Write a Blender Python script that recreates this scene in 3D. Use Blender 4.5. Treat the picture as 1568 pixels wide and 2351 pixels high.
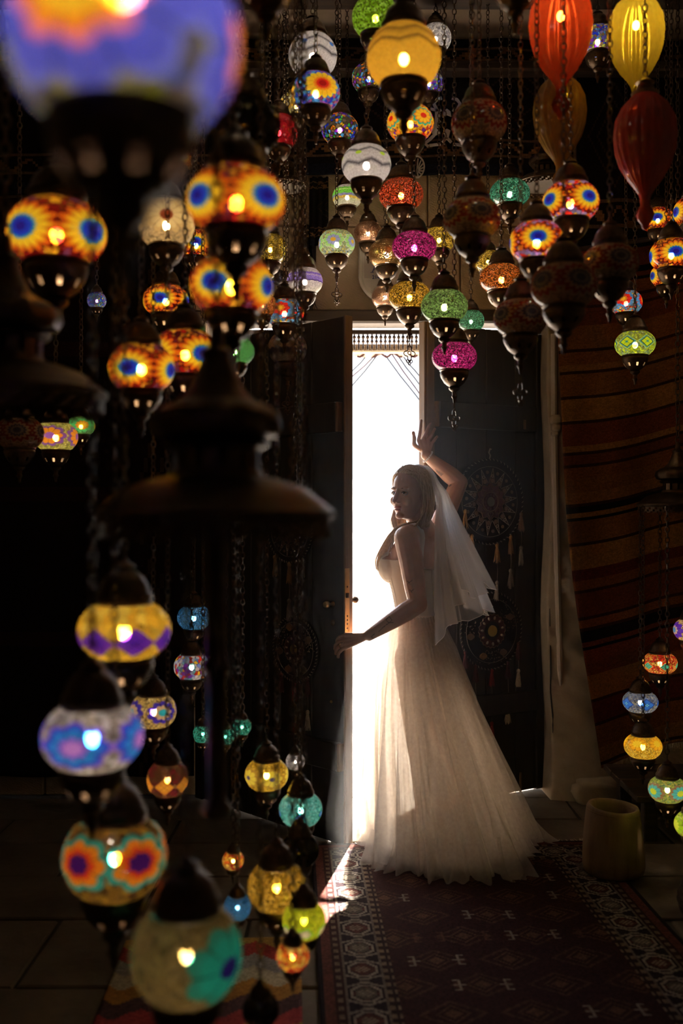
import bpy, bmesh, math, random
import numpy as np
from mathutils import Vector, Matrix

PI = math.pi
R = math.radians
random.seed(7)
rng = np.random.default_rng(11)

for o in list(bpy.data.objects):
    bpy.data.objects.remove(o)
scene = bpy.context.scene
COL = scene.collection

# ------------------------------------------------------------------ camera
F = 35.0 / 24.0 * 1568.0            # focal length in pixels of the 1568 x 2351 frame
EYE = 1.48
cam_d = bpy.data.cameras.new('camera')
cam_d.sensor_fit = 'HORIZONTAL'
cam_d.sensor_width = 24.0
cam_d.lens = 35.0
cam_d.clip_start = 0.05
cam_d.dof.use_dof = True
cam_d.dof.focus_distance = 4.55
cam_d.dof.aperture_fstop = 1.5
cam_d.dof.aperture_blades = 9
cam = bpy.data.objects.new('camera', cam_d)
COL.objects.link(cam)
cam.location = (0, 0, EYE)
cam.rotation_euler = (PI / 2, 0, 0)
scene.camera = cam

# ------------------------------------------------------------------ sky, sun, exposure
SUN_AZ = Vector((-0.20, -1.0, 0)).normalized()     # the way the sunlight travels over the floor
SUN_EL = R(47)
world = bpy.data.worlds.new('world')
scene.world = world
world.use_nodes = True
wn = world.node_tree.nodes
wl = world.node_tree.links
bg = wn['Background']
sky = wn.new('ShaderNodeTexSky')
sky.sky_type = 'NISHITA'
sky.sun_disc = False
sky.sun_elevation = SUN_EL
sky.sun_rotation = math.atan2(-SUN_AZ.x, -SUN_AZ.y)
sky.air_density = 1.0
sky.dust_density = 3.0
wl.new(sky.outputs[0], bg.inputs[0])
bg.inputs[1].default_value = 1.0

sun_d = bpy.data.lights.new('sun', 'SUN')
sun_d.energy = 110.0
sun_d.angle = R(0.6)
sun_d.color = (1.0, 0.93, 0.82)
sun = bpy.data.objects.new('sun', sun_d)
COL.objects.link(sun)
sdir = Vector((SUN_AZ.x * math.cos(SUN_EL), SUN_AZ.y * math.cos(SUN_EL), -math.sin(SUN_EL)))
sun.rotation_euler = sdir.to_track_quat('-Z', 'Y').to_euler()
sun.location = (3, 12, 9)

por_d = bpy.data.lights.new('door_daylight_portal', 'AREA')
por_d.shape = 'RECTANGLE'
por_d.size, por_d.size_y = 1.9, 2.5
por_d.cycles.is_portal = True
por = bpy.data.objects.new('door_daylight_portal', por_d)
COL.objects.link(por)
por.location = (0.17, 5.75, 1.25)
por.rotation_euler = (-PI / 2, 0, 0)

scene.view_settings.view_transform = 'Standard'
scene.view_settings.look = 'None'
scene.view_settings.gamma = 1.0
scene.view_settings.use_curve_mapping = False
scene.view_settings.exposure = 0.45
cy = scene.cycles
cy.use_denoising = True
cy.use_light_tree = True
cy.max_bounces = 5
cy.diffuse_bounces = 3
cy.glossy_bounces = 3
cy.transmission_bounces = 5
cy.transparent_max_bounces = 28
cy.volume_bounces = 0
cy.adaptive_threshold = 0.03
cy.sample_clamp_indirect = 4.0
cy.caustics_reflective = False
cy.caustics_refractive = False

# ------------------------------------------------------------------ helpers
def P(px, py, d):
    """point at depth d that the photograph shows at pixel px, py"""
    return Vector(((px - 784.0) / F * d, d, EYE - (py - 1175.5) / F * d))


class MB:
    def __init__(self):
        self.v, self.f, self.uv = [], [], []

    def face(self, idx, uv=None):
        self.f.append(tuple(idx))
        self.uv.append(uv)

    def lathe(self, prof, n=24, rib=None, skip=None, cap=(False, False), z0=0.0, c=(0, 0), a0=0.0):
        b = len(self.v)
        m = len(prof)
        s = [0.0]
        for i in range(1, m):
            s.append(s[-1] + math.hypot(prof[i][0] - prof[i - 1][0], prof[i][1] - prof[i - 1][1]))
        tot = s[-1] or 1.0
        for i, (r, z) in enumerate(prof):
            for j in range(n):
                a = a0 + 2 * PI * j / n
                rr = r * (rib(i, j, a) if rib else 1.0)
                self.v.append((c[0] + rr * math.cos(a), c[1] + rr * math.sin(a), z + z0))
        for i in range(m - 1):
            for j in range(n):
                if skip and skip(i, j):
                    continue
                k = (j + 1) % n
                u0, u1 = j / n, (j + 1) / n
                self.face((b + i * n + j, b + i * n + k, b + (i + 1) * n + k, b + (i + 1) * n + j),
                          ((u0, s[i] / tot), (u1, s[i] / tot), (u1, s[i + 1] / tot), (u0, s[i + 1] / tot)))
        if cap[0]:
            self.face([b + j for j in range(n)][::-1])
        if cap[1]:
            self.face([b + (m - 1) * n + j for j in range(n)])
        return self

    def tube(self, pts, rad, n=6, closed=False, caps=True):
        pts = [Vector(p) for p in pts]
        m = len(pts)
        if not hasattr(rad, '__len__'):
            rad = [rad] * m
        b = len(self.v)
        prev = None
        for i, p in enumerate(pts):
            if closed:
                t = pts[(i + 1) % m] - pts[i - 1]
            else:
                t = pts[min(i + 1, m - 1)] - pts[max(i - 1, 0)]
            if t.length < 1e-9:
                t = Vector((0, 0, 1))
            t.normalize()
            if prev is None:
                a = Vector((0, 0, 1)) if abs(t.z) < 0.9 else Vector((1, 0, 0))
                u = t.cross(a).normalized()
            else:
                u = prev - t * prev.dot(t)
                u = u.normalized() if u.length > 1e-6 else t.orthogonal().normalized()
            prev = u
            w = t.cross(u)
            for j in range(n):
                a = 2 * PI * j / n
                q = p + (u * math.cos(a) + w * math.sin(a)) * rad[i]
                self.v.append(tuple(q))
        for i in range(m if closed else m - 1):
            i2 = (i + 1) % m
            for j in range(n):
                k = (j + 1) % n
                self.face((b + i * n + j, b + i * n + k, b + i2 * n + k, b + i2 * n + j))
        if caps and not closed:
            self.face([b + j for j in range(n)][::-1])
            self.face([b + (m - 1) * n + j for j in range(n)])
        return self

    def box(self, c, s, M=None):
        b = len(self.v)
        for dx in (-.5, .5):
            for dy in (-.5, .5):
                for dz in (-.5, .5):
                    p = Vector((c[0] + dx * s[0], c[1] + dy * s[1], c[2] + dz * s[2]))
                    self.v.append(tuple(M @ p if M else p))
        for q in ((0, 1, 3, 2), (4, 6, 7, 5), (0, 4, 5, 1), (2, 3, 7, 6), (0, 2, 6, 4), (1, 5, 7, 3)):
            self.face([b + i for i in q])
        return self

    def cbox(self, c, s, ch=0.004, M=None):
        """box with chamfered edges"""
        bm = bmesh.new()
        bmesh.ops.create_cube(bm, size=1.0)
        for v in bm.verts:
            v.co = Vector((c[0] + v.co.x * s[0], c[1] + v.co.y * s[1], c[2] + v.co.z * s[2]))
        bmesh.ops.bevel(bm, geom=bm.edges[:], offset=min(ch, min(s) * .4), segments=1, affect='EDGES')
        self.addbm(bm, M)
        return self

    def addbm(self, bm, M=None):
        b = len(self.v)
        bm.verts.ensure_lookup_table()
        for i, v in enumerate(bm.verts):
            v.index = i
            self.v.append(tuple(M @ v.co if M else v.co))
        for f in bm.faces:
            self.face([b + v.index for v in f.verts])
        bm.free()

    def ball(self, c, r, nu=10, nv=7, M=None):
        """ellipsoid; r number or triple; M 3x3/4x4 orientation applied before translation"""
        if not hasattr(r, '__len__'):
            r = (r, r, r)
        b = len(self.v)
        c = Vector(c)
        def put(x, y, z):
            p = Vector((x * r[0], y * r[1], z * r[2]))
            if M is not None:
                p = M @ p
            self.v.append(tuple(c + p))
        put(0, 0, -1)
        for i in range(1, nv):
            t = -PI / 2 + PI * i / nv
            for j in range(nu):
                a = 2 * PI * j / nu
                put(math.cos(t) * math.cos(a), math.cos(t) * math.sin(a), math.sin(t))
        put(0, 0, 1)
        last = len(self.v) - 1
        for j in range(nu):
            k = (j + 1) % nu
            self.face((b, b + 1 + k, b + 1 + j))
            for i in range(nv - 2):
                self.face((b + 1 + i * nu + j, b + 1 + i * nu + k, b + 1 + (i + 1) * nu + k, b + 1 + (i + 1) * nu + j))
            self.face((last, b + 1 + (nv - 2) * nu + j, b + 1 + (nv - 2) * nu + k))
        return self

    def capsule(self, a, bb, ra, rb, n=12):
        """tapered capsule with round ends"""
        a, bb = Vector(a), Vector(bb)
        t = (bb - a)
        L = t.length
        t = t / L if L > 1e-9 else Vector((0, 0, 1))
        pts, rad = [], []
        for k in range(1, 5):
            q = k / 5.0
            pts.append(a - t * ra * math.cos(q * PI / 2)); rad.append(ra * math.sin(q * PI / 2))
        pts.append(a); rad.append(ra)
        pts.append(a + t * L * .5); rad.append((ra + rb) * .5)
        pts.append(bb); rad.append(rb)
        for k in range(4, 0, -1):
            q = k / 5.0
            pts.append(bb + t * rb * math.cos(q * PI / 2)); rad.append(rb * math.sin(q * PI / 2))
        self.tube(pts, rad, n)
        return self

    def prism(self, poly, z0, z1, M=None):
        """flat outline (x, y) extruded along z"""
        b = len(self.v)
        n = len(poly)
        for z in (z0, z1):
            for (x, y) in poly:
                p = Vector((x, y, z))
                self.v.append(tuple(M @ p if M else p))
        self.face([b + i for i in range(n)][::-1])
        self.face([b + n + i for i in range(n)])
        for i in range(n):
            k = (i + 1) % n
            self.face((b + i, b + k, b + n + k, b + n + i))
        return self

    def grid(self, fn, nu, nv, closed=False):
        """surface fn(u, v), u and v in 0..1"""
        b = len(self.v)
        cols = nu if closed else nu + 1
        for i in range(nv + 1):
            for j in range(cols):
                self.v.append(tuple(fn(j / nu, i / nv)))
        for i in range(nv):
            for j in range(nu):
                k = (j + 1) % cols
                self.face((b + i * cols + j, b + i * cols + k, b + (i + 1) * cols + k, b + (i + 1) * cols + j),
                          ((j / nu, i / nv), ((j + 1) / nu, i / nv), ((j + 1) / nu, (i + 1) / nv), (j / nu, (i + 1) / nv)))
        return self

    def mesh(self, name, smooth=True, sharp=42, mat=None):
        me = bpy.data.meshes.new(name)
        me.from_pydata(self.v, [], self.f)
        if any(u is not None for u in self.uv):
            lay = me.uv_layers.new(name='UVMap')
            flat = []
            for f, u in zip(self.f, self.uv):
                for i in range(len(f)):
                    flat.extend(u[i] if u is not None else (0.5, 0.5))
            lay.data.foreach_set('uv', flat)
        me.update()
        if smooth:
            me.polygons.foreach_set('use_smooth', [True] * len(me.polygons))
            if sharp:
                me.set_sharp_from_angle(angle=R(sharp))
        if mat is not None:
            me.materials.append(mat)
        return me


def link(name, data, parent=None, loc=None, rot=None, scale=None):
    o = bpy.data.objects.new(name, data)
    COL.objects.link(o)
    if parent is not None:
        o.parent = parent
    if loc is not None:
        o.location = loc
    if rot is not None:
        o.rotation_euler = rot
    if scale is not None:
        o.scale = (scale, scale, scale) if not hasattr(scale, '__len__') else scale
    return o


def obj(name, mb, mat, parent=None, smooth=True, sharp=42, **kw):
    return link(name, mb.mesh(name, smooth, sharp, mat), parent, **kw)


def tag(o, label, cat, group=None):
    o['label'] = label
    o['category'] = cat
    if group:
        o['group'] = group
    return o


def thing(name, label, cat, loc=(0, 0, 0), rotz=0.0, group=None, scale=None):
    o = link(name, None, None, loc, (0, 0, rotz), scale)
    o.empty_display_size = 0.1
    return tag(o, label, cat, group)


def struct(o):
    o['kind'] = 'structure'
    return o

# ------------------------------------------------------------------ materials
class NT:
    """small wrapper for building node trees"""
    def __init__(self, name):
        self.m = bpy.data.materials.new(name)
        self.m.use_nodes = True
        self.t = self.m.node_tree
        self.t.nodes.clear()
        self.out = self.t.nodes.new('ShaderNodeOutputMaterial')

    def n(self, kind, **kw):
        nd = self.t.nodes.new('ShaderNode' + kind)
        for k, v in kw.items():
            setattr(nd, k, v)
        return nd

    def set(self, sock, val):
        if isinstance(val, bpy.types.NodeSocket):
            self.t.links.new(val, sock)
        elif val is not None:
            if hasattr(val, '__len__') and len(val) == 3 and sock.type == 'RGBA':
                val = (*val, 1)
            sock.default_value = val

    def math(self, op, a, b=None, c=None):
        nd = self.n('Math', operation=op)
        self.set(nd.inputs[0], a)
        if b is not None:
            self.set(nd.inputs[1], b)
        if c is not None:
            self.set(nd.inputs[2], c)
        return nd.outputs[0]

    def mix(self, fac, a, b, blend='MIX'):
        nd = self.n('Mix', data_type='RGBA', blend_type=blend)
        self.set(nd.inputs[0], fac)
        self.set(nd.inputs[6], a)
        self.set(nd.inputs[7], b)
        return nd.outputs[2]

    def ramp(self, fac, stops, interp='LINEAR'):
        nd = self.n('ValToRGB')
        cr = nd.color_ramp
        cr.interpolation = interp
        while len(cr.elements) < len(stops):
            cr.elements.new(0.5)
        for e, (p, c) in zip(cr.elements, stops):
            e.position = p
            e.color = (*c, 1) if len(c) == 3 else c
        self.set(nd.inputs[0], fac)
        return nd.outputs[0]

    def noise(self, scale, detail=3, vec=None, rough=0.55):
        nd = self.n('TexNoise')
        nd.inputs['Scale'].default_value = scale
        nd.inputs['Detail'].default_value = detail
        nd.inputs['Roughness'].default_value = rough
        if vec is not None:
            self.set(nd.inputs['Vector'], vec)
        return nd.outputs['Fac']

    def coord(self, which='Object'):
        return self.n('TexCoord').outputs[which]

    def mapv(self, vec, scale=(1, 1, 1), rot=(0, 0, 0)):
        nd = self.n('Mapping')
        nd.inputs['Scale'].default_value = scale
        nd.inputs['Rotation'].default_value = rot
        self.set(nd.inputs['Vector'], vec)
        return nd.outputs[0]

    def voro(self, scale, feature='F1', vec=None, dim='3D', rnd=1.0):
        nd = self.n('TexVoronoi', feature=feature, voronoi_dimensions=dim)
        nd.inputs['Scale'].default_value = scale
        nd.inputs['Randomness'].default_value = rnd
        if vec is not None:
            self.set(nd.inputs['Vector'], vec)
        return nd

    def bump(self, h, strength=0.3, dist=0.01):
        nd = self.n('Bump')
        nd.inputs['Strength'].default_value = strength
        nd.inputs['Distance'].default_value = dist
        self.set(nd.inputs['Height'], h)
        return nd.outputs[0]

    def pbr(self, color, rough=0.6, metal=0.0, normal=None, spec=None, **kw):
        b = self.n('BsdfPrincipled')
        self.set(b.inputs['Base Color'], color)
        self.set(b.inputs['Roughness'], rough)
        self.set(b.inputs['Metallic'], metal)
        if spec is not None:
            self.set(b.inputs['Specular IOR Level'], spec)
        if normal is not None:
            self.set(b.inputs['Normal'], normal)
        for k, v in kw.items():
            self.set(b.inputs[k], v)
        return b.outputs[0]

    def shmix(self, fac, a, b):
        nd = self.n('MixShader')
        self.set(nd.inputs[0], fac)
        self.t.links.new(a, nd.inputs[1])
        self.t.links.new(b, nd.inputs[2])
        return nd.outputs[0]

    def shader(self, kind, color, **kw):
        nd = self.n('Bsdf' + kind)
        self.set(nd.inputs['Color'], color)
        for k, v in kw.items():
            self.set(nd.inputs[k], v)
        return nd.outputs[0]

    def done(self, sh):
        self.t.links.new(sh, self.out.inputs['Surface'])
        return self.m


def simple(name, col, rough=0.6, metal=0.0, var=0.25, scale=18.0, bump=0.15, bscale=60.0):
    t = NT(name)
    co = t.coord()
    n1 = t.noise(scale, 4, co)
    c = t.ramp(n1, [(0.25, tuple(x * (1 - var) for x in col)), (0.75, tuple(min(1, x * (1 + var)) for x in col))])
    nb = t.bump(t.noise(bscale, 3, co), bump, 0.004)
    return t.done(t.pbr(c, rough, metal, nb))


def m_wood(name, dark, light, rough=0.55, grain=(40, 40, 2.2)):
    t = NT(name)
    v = t.mapv(t.coord(), grain)
    n1 = t.noise(1.0, 5, v, 0.6)
    n2 = t.noise(3.0, 2, t.coord())
    c = t.ramp(n1, [(0.3, dark), (0.72, light)])
    c = t.mix(t.math('MULTIPLY', n2, 0.5), c, dark)
    return t.done(t.pbr(c, rough, 0, t.bump(n1, 0.35, 0.003)))


def m_stone(name, a, b, chisel=True):
    t = NT(name)
    co = t.coord()
    n1 = t.noise(2.2, 5, co)
    n2 = t.noise(22, 4, co)
    c = t.ramp(n1, [(0.3, a), (0.7, b)])
    c = t.mix(t.math('MULTIPLY', n2, 0.45), c, tuple(x * 0.55 for x in a))
    if chisel:
        wv = t.n('TexWave', wave_type='BANDS', bands_direction='DIAGONAL')
        wv.inputs['Scale'].default_value = 34
        wv.inputs['Distortion'].default_value = 9
        wv.inputs['Detail'].default_value = 4
        wv.inputs['Detail Scale'].default_value = 2.5
        t.set(wv.inputs['Vector'], t.mapv(co, (.7, .7, 1.3)))
        h = t.math('ADD', t.math('MULTIPLY', wv.outputs['Fac'], .55), t.math('MULTIPLY', n2, 1.8))
    else:
        h = t.math('ADD', t.noise(9, 5, co), n2)
    return t.done(t.pbr(c, 0.85, 0, t.bump(h, 0.5, 0.008), spec=0.2))


M = {}
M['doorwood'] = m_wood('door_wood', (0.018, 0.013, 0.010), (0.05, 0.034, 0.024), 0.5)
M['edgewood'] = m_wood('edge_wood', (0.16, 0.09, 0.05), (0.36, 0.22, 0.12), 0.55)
M['beam'] = m_wood('beam_wood', (0.03, 0.02, 0.014), (0.09, 0.055, 0.03), 0.7, (3, 40, 40))
M['stone'] = m_stone('sandstone', (0.52, 0.39, 0.26), (0.72, 0.57, 0.41))
M['mortar'] = m_stone('mortar', (0.16, 0.12, 0.08), (0.24, 0.18, 0.12), False)
M['plaster'] = m_stone('old_plaster', (0.34, 0.27, 0.18), (0.58, 0.48, 0.36), False)
M['flag'] = m_stone('flagstone', (0.12, 0.09, 0.06), (0.22, 0.17, 0.12), False)
M['earth'] = m_stone('floor_bed', (0.05, 0.04, 0.03), (0.10, 0.08, 0.06), False)
M['darkwall'] = m_stone('dark_wall', (0.05, 0.04, 0.03), (0.09, 0.07, 0.05), False)
M['whitewash'] = m_stone('whitewash', (.55, .46, .36), (.68, .60, .50), False)
M['bronze'] = simple('aged_bronze', (0.20, 0.13, 0.07), 0.34, 0.9, 0.35, 9, 0.25, 40)
M['bronze_dark'] = simple('dark_bronze', (0.10, 0.065, 0.04), 0.40, 0.85, 0.35, 9, 0.25, 40)
M['chain'] = simple('chain_iron', (0.12, 0.085, 0.06), 0.38, 0.9, 0.3, 30, 0.1)
M['pale'] = simple('pale_enamel', (0.62, 0.58, 0.52), 0.4, 0.0, 0.08, 6, 0.05)
M['brass'] = simple('brass', (0.75, 0.52, 0.20), 0.3, 1.0, 0.2, 20, 0.1)
M['black'] = simple('black_felt', (0.012, 0.010, 0.012), 0.9, 0, 0.3, 60, 0.3, 200)

# the lit bulb in every lit lamp
t = NT('lamp_bulb')
em = t.n('Emission')
em.inputs[0].default_value = (1.0, 0.80, 0.55, 1)
em.inputs[1].default_value = 190.0
t.t.links.new(em.outputs[0], t.out.inputs['Surface'])
M['bulb'] = t.m
# ================================================================== THE ROOM
X0, X1, Y0, Y1, ZC = -2.3, 2.4, -1.6, 5.2, 3.95
OPL, OPR, OPT = -0.70, 1.10, 2.53          # the doorway in the back wall

def wall(name, c, s, mat):
    return struct(obj(name, MB().box(c, s), mat, smooth=False))

floor = wall('floor', ((X0 + X1) / 2, (Y0 + 5.75) / 2, -0.05), (X1 - X0 + .4, 5.75 - Y0, 0.08), M['earth'])
ceiling = wall('ceiling', ((X0 + X1) / 2, (Y0 + 5.7) / 2, ZC + .05), (X1 - X0 + .4, 5.7 - Y0, 0.1), M['whitewash'])
wall('wall_left', (X0 - .1, (Y0 + 5.7) / 2, ZC / 2), (.2, 5.7 - Y0, ZC), M['whitewash'])
wall('wall_right', (X1 + .1, (Y0 + 5.7) / 2, ZC / 2), (.2, 5.7 - Y0, ZC), M['whitewash'])
wall('wall_front', ((X0 + X1) / 2, Y0 - .1, ZC / 2), (X1 - X0 + .4, .2, ZC), M['whitewash'])
wb = MB()
wb.box(((X0 - .2 + OPL) / 2, 5.46, ZC / 2), (OPL - X0 + .2, .48, ZC))
wb.box(((X1 + .2 + OPR) / 2, 5.46, ZC / 2), (X1 + .2 - OPR, .48, ZC))
wb.box(((OPL + OPR) / 2, 5.46, (OPT + ZC) / 2), (OPR - OPL, .48, ZC - OPT))
wall_back = struct(obj('wall_back', wb, M['mortar'], smooth=False))

# dressed stone blocks of the back wall (each one a piece)
def stone_block(x0, x1, z0, z1, seed):
    rr = random.Random(seed)
    b = MB()
    g = 0.006
    y = 5.2 - rr.uniform(0.0, 0.012)
    b.cbox(((x0 + x1) / 2, y + .06, (z0 + z1) / 2), (x1 - x0 - g, .12, z1 - z0 - g), 0.007)
    obj('stone_block', b, M['stone'], wall_back, sharp=30)

zz = [OPT, 2.97, 3.42, ZC]
cuts = [[X0, -1.6, -.78, -.24, .62, 1.30, 1.9, X1], [X0, -1.2, -.36, -.02, .45, 1.02, 1.7, X1], [X0, -1.5, -.7, .1, .8, 1.5, X1]]
k = 0
for r_ in range(3):
    for a, b in zip(cuts[r_][:-1], cuts[r_][1:]):
        stone_block(a, b, zz[r_], zz[r_ + 1], k); k += 1
zs = [0, .46, .92, 1.36, 1.80, 2.2, OPT]
for r_ in range(6):
    off = .2 if r_ % 2 else 0
    for a, b in ((X0, -1.55 + off), (-1.55 + off, OPL), (1.36, 1.85 + off), (1.85 + off, X1)):
        stone_block(a, b, zs[r_], zs[r_ + 1], k); k += 1

# the plastered pier to the right of the doorway, rough and flaring at its foot
def pier(u, v):
    z = OPT * (1 - v)
    w = 0.27 + 0.05 * max(0, (0.45 - z)) / .45
    a = u * 3
    x0 = OPR - 0.035 + 0.012 * math.sin(z * 5)
    bul = 0.05 * max(0.0, (0.55 - z) / 0.55) ** 1.5
    wob = 0.008 * math.sin(z * 17 + u * 9) + 0.006 * math.sin(z * 41 + u * 23)
    if a < 1:
        return (x0 + 0.01 * a, 5.33 - .17 * a - bul * a + wob * a, z)
    if a < 2:
        return (x0 + .01 + (a - 1) * w, 5.16 - bul + wob - .01 * math.sin((a - 1) * PI), z)
    return (x0 + .01 + w + .02 * (a - 2), 5.16 - bul + wob + (a - 2) * .08, z)
wall_pier = struct(obj('wall_pier', MB().grid(pier, 60, 110), M['plaster'], sharp=None))
# slim white moulding and its bracket along the pier edge
b = MB()
b.tube([(1.098, 5.150, 2.40), (1.10, 5.150, 1.98)], .017, 8)
b.tube([(1.10, 5.150, 1.90), (1.115, 5.150, 1.2), (1.128, 5.145, .66), (1.134, 5.16, .58)], [.018, .017, .014, .004], 8)
obj('moulding', b, M['whitewash'], wall_pier)
b = MB()
b.cbox((1.105, 5.135, 1.955), (.062, .05, .05), .012)
b.cbox((1.105, 5.13, 1.915), (.050, .045, .04), .010)
b.cbox((1.100, 5.135, 1.885), (.038, .04, .03), .008)
obj('bracket', b, M['plaster'], wall_pier)
b = MB().tube([(1.078, 5.16, .98), (1.083, 5.155, .7), (1.080, 5.15, .55), (1.092, 5.15, .42), (1.09, 5.14, .34)], [.002, .004, .004, .005, .002], 5)
obj('crack_cord', b, M['black'], wall_pier)
# rubble stone at the foot of the pier
def rubble(c, s, seed, mat, parent, name='rubble_stone'):
    rr = np.random.default_rng(seed)
    bm = bmesh.new()
    bmesh.ops.create_icosphere(bm, subdivisions=3, radius=1)
    ph = rr.uniform(0, 6, 9)
    for v in bm.verts:
        p = v.co
        q = 1 + .12 * math.sin(3 * p.x + ph[0]) * math.sin(3 * p.y + ph[1]) + .08 * math.sin(7 * p.z + ph[2] + 4 * p.x) + .05 * math.sin(11 * p.y + ph[3])
        e = [math.copysign(abs(t_) ** .65, t_) for t_ in p]
        v.co = Vector((c[0] + e[0] * s[0] * q, c[1] + e[1] * s[1] * q, c[2] + e[2] * s[2] * q))
    m = MB(); m.addbm(bm)
    return obj(name, m, mat, parent, sharp=None)
rubble((1.30, 5.08, .05), (.13, .05, .075), 3, M['plaster'], wall_pier)
rubble((1.54, 5.09, .045), (.12, .05, .065), 4, M['plaster'], wall_pier)

# timber over the doorway
lin = struct(obj('trim_1', MB().cbox(((OPL + OPR) / 2, 5.24, OPT - .035), (OPR - OPL + .02, .16, .07), .01), M['beam'], sharp=30))
struct(obj('trim_2', MB().cbox(((OPL + OPR) / 2, 5.62, 2.40), (OPR - OPL, .07, .045), .008), M['plaster'], sharp=30))
# wooden ledge high on the back wall and ceiling beams
struct(obj('trim_3', MB().cbox((.05, 5.085, 3.74), (4.5, .10, .05), .01), M['beam'], sharp=30))
for i, y in enumerate((-.6, .7, 2.0, 3.3, 4.6)):
    obj('ceiling_beam', MB().cbox((.05, y, ZC - .05), (X1 - X0, .14, .14), .012), M['beam'], ceiling, sharp=30)

# flagstones near the doorway
def flag(x0, x1, y0, y1, seed):
    rr = random.Random(seed)
    b = MB()
    jit = [(rr.uniform(-.015, .015), rr.uniform(-.015, .015)) for _ in range(4)]
    g = .008
    z = rr.uniform(-.003, .003)
    pts = [(x0 + g + jit[0][0] * .3, y0 + g), (x1 - g, y0 + g + jit[1][1] * .3), (x1 - g + jit[2][0] * .3, y1 - g), (x0 + g, y1 - g + jit[3][1] * .3)]
    cx, cy_ = sum(p[0] for p in pts) / 4, sum(p[1] for p in pts) / 4
    base = len(b.v)
    for zq, sc in ((-.03, 1), (z - .006, 1), (z, .982)):
        for p in pts:
            b.v.append((cx + (p[0] - cx) * sc, cy_ + (p[1] - cy_) * sc, zq))
    for lv in range(2):
        for i in range(4):
            q = (i + 1) % 4
            b.face((base + lv * 4 + i, base + lv * 4 + q, base + lv * 4 + 4 + q, base + lv * 4 + 4 + i))
    b.face((base + 8, base + 9, base + 10, base + 11))
    obj('flagstone', b, M['flag'], floor, sharp=30)
ys = [1.2, 1.9, 2.5, 3.1, 3.62, 4.05, 4.46, 4.80, 5.16, 5.70]
xr = [[X0, -1.5, -.7, .0, .7, 1.5, X1], [X0, -1.9, -1.1, -.35, .4, 1.1, 1.8, X1]]
for i in range(len(ys) - 1):
    xs = [x + (random.uniform(-.09, .09) if 0 < q < len(xr[i % 2]) - 1 else 0) for q, x in enumerate(xr[i % 2])]
    for a, b in zip(xs[:-1], xs[1:]):
        if ys[i + 1] > 5.3:
            a, b = max(a, OPL), min(b, OPR)
            if b - a < .1:
                continue
        flag(a, b, ys[i], ys[i + 1], 100 + i * 10 + int(a * 7))

# ================================================================== THE TWO DOOR LEAVES
# each leaf is built in its own space: x along the leaf from free edge, y = towards the back, z up
def leaf(name, free, hinge, h, planks, thick=.046):
    d = Vector((hinge[0] - free[0], hinge[1] - free[1], 0))
    w = d.length
    root = link(name, None, None, (free[0], free[1], 0.012 if name == 'door_2' else 0.003), (0, 0, math.atan2(d.y, d.x)))
    root.empty_display_size = .1
    struct(root)
    return root, w

LF, LH = (0.018, 4.40), (-0.745, 5.165)
RF, RH = (0.412, 4.93), (1.075, 5.32)
HL, HR = 2.345, 2.41

# left leaf: its x axis points left and back, so the side the camera sees is +y... (normal = z x d)
dl, wl_ = leaf('door_1', LF, LH, HL, 5)
dr, wr_ = leaf('door_2', RF, RH, HR, 4)

def build_leaf(root, w, h, s, npl, z_rails, stile):
    """s = sign of local y on the side the camera sees"""
    t0 = .030
    pw = (w - .002) / npl
    for i in range(npl):
        b = MB().cbox((pw * (i + .5), -s * .012, h / 2), (pw - .002, t0, h), .004)
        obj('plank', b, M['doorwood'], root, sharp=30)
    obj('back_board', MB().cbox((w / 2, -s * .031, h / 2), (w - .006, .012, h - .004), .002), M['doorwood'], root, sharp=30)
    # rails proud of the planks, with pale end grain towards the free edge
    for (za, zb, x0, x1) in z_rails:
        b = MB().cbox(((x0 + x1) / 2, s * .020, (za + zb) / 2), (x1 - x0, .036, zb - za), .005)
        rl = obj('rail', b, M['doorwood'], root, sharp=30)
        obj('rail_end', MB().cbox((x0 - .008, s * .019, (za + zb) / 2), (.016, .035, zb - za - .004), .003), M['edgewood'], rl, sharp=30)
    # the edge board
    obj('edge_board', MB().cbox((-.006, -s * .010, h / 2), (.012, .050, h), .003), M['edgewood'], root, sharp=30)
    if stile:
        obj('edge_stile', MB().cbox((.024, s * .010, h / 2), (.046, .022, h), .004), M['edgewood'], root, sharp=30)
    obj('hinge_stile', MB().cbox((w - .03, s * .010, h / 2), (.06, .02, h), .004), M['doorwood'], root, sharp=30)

# local +y for left leaf: rotate (0,1) by angle of (-.74,.73): = (-.70,-.71) -> towards the camera: s=+1
build_leaf(dl, wl_, HL, +1, 5, [(1.83, 1.965, .03, wl_ - .07), (.33, .455, .02, wl_ - .07)], False)
# right leaf: local +y = (-.50,.86): away from camera: s=-1
build_leaf(dr, wr_, HR, -1, 4, [(1.89, 2.02, .065, wr_ - .07), (.42, .53, .065, wr_ - .07)], True)
# small iron plate on the head of the left leaf
obj('top_plate', MB().cbox((.30, .022, HL - .03), (.11, .008, .022), .002), M['pale'], dl, sharp=30)
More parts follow.
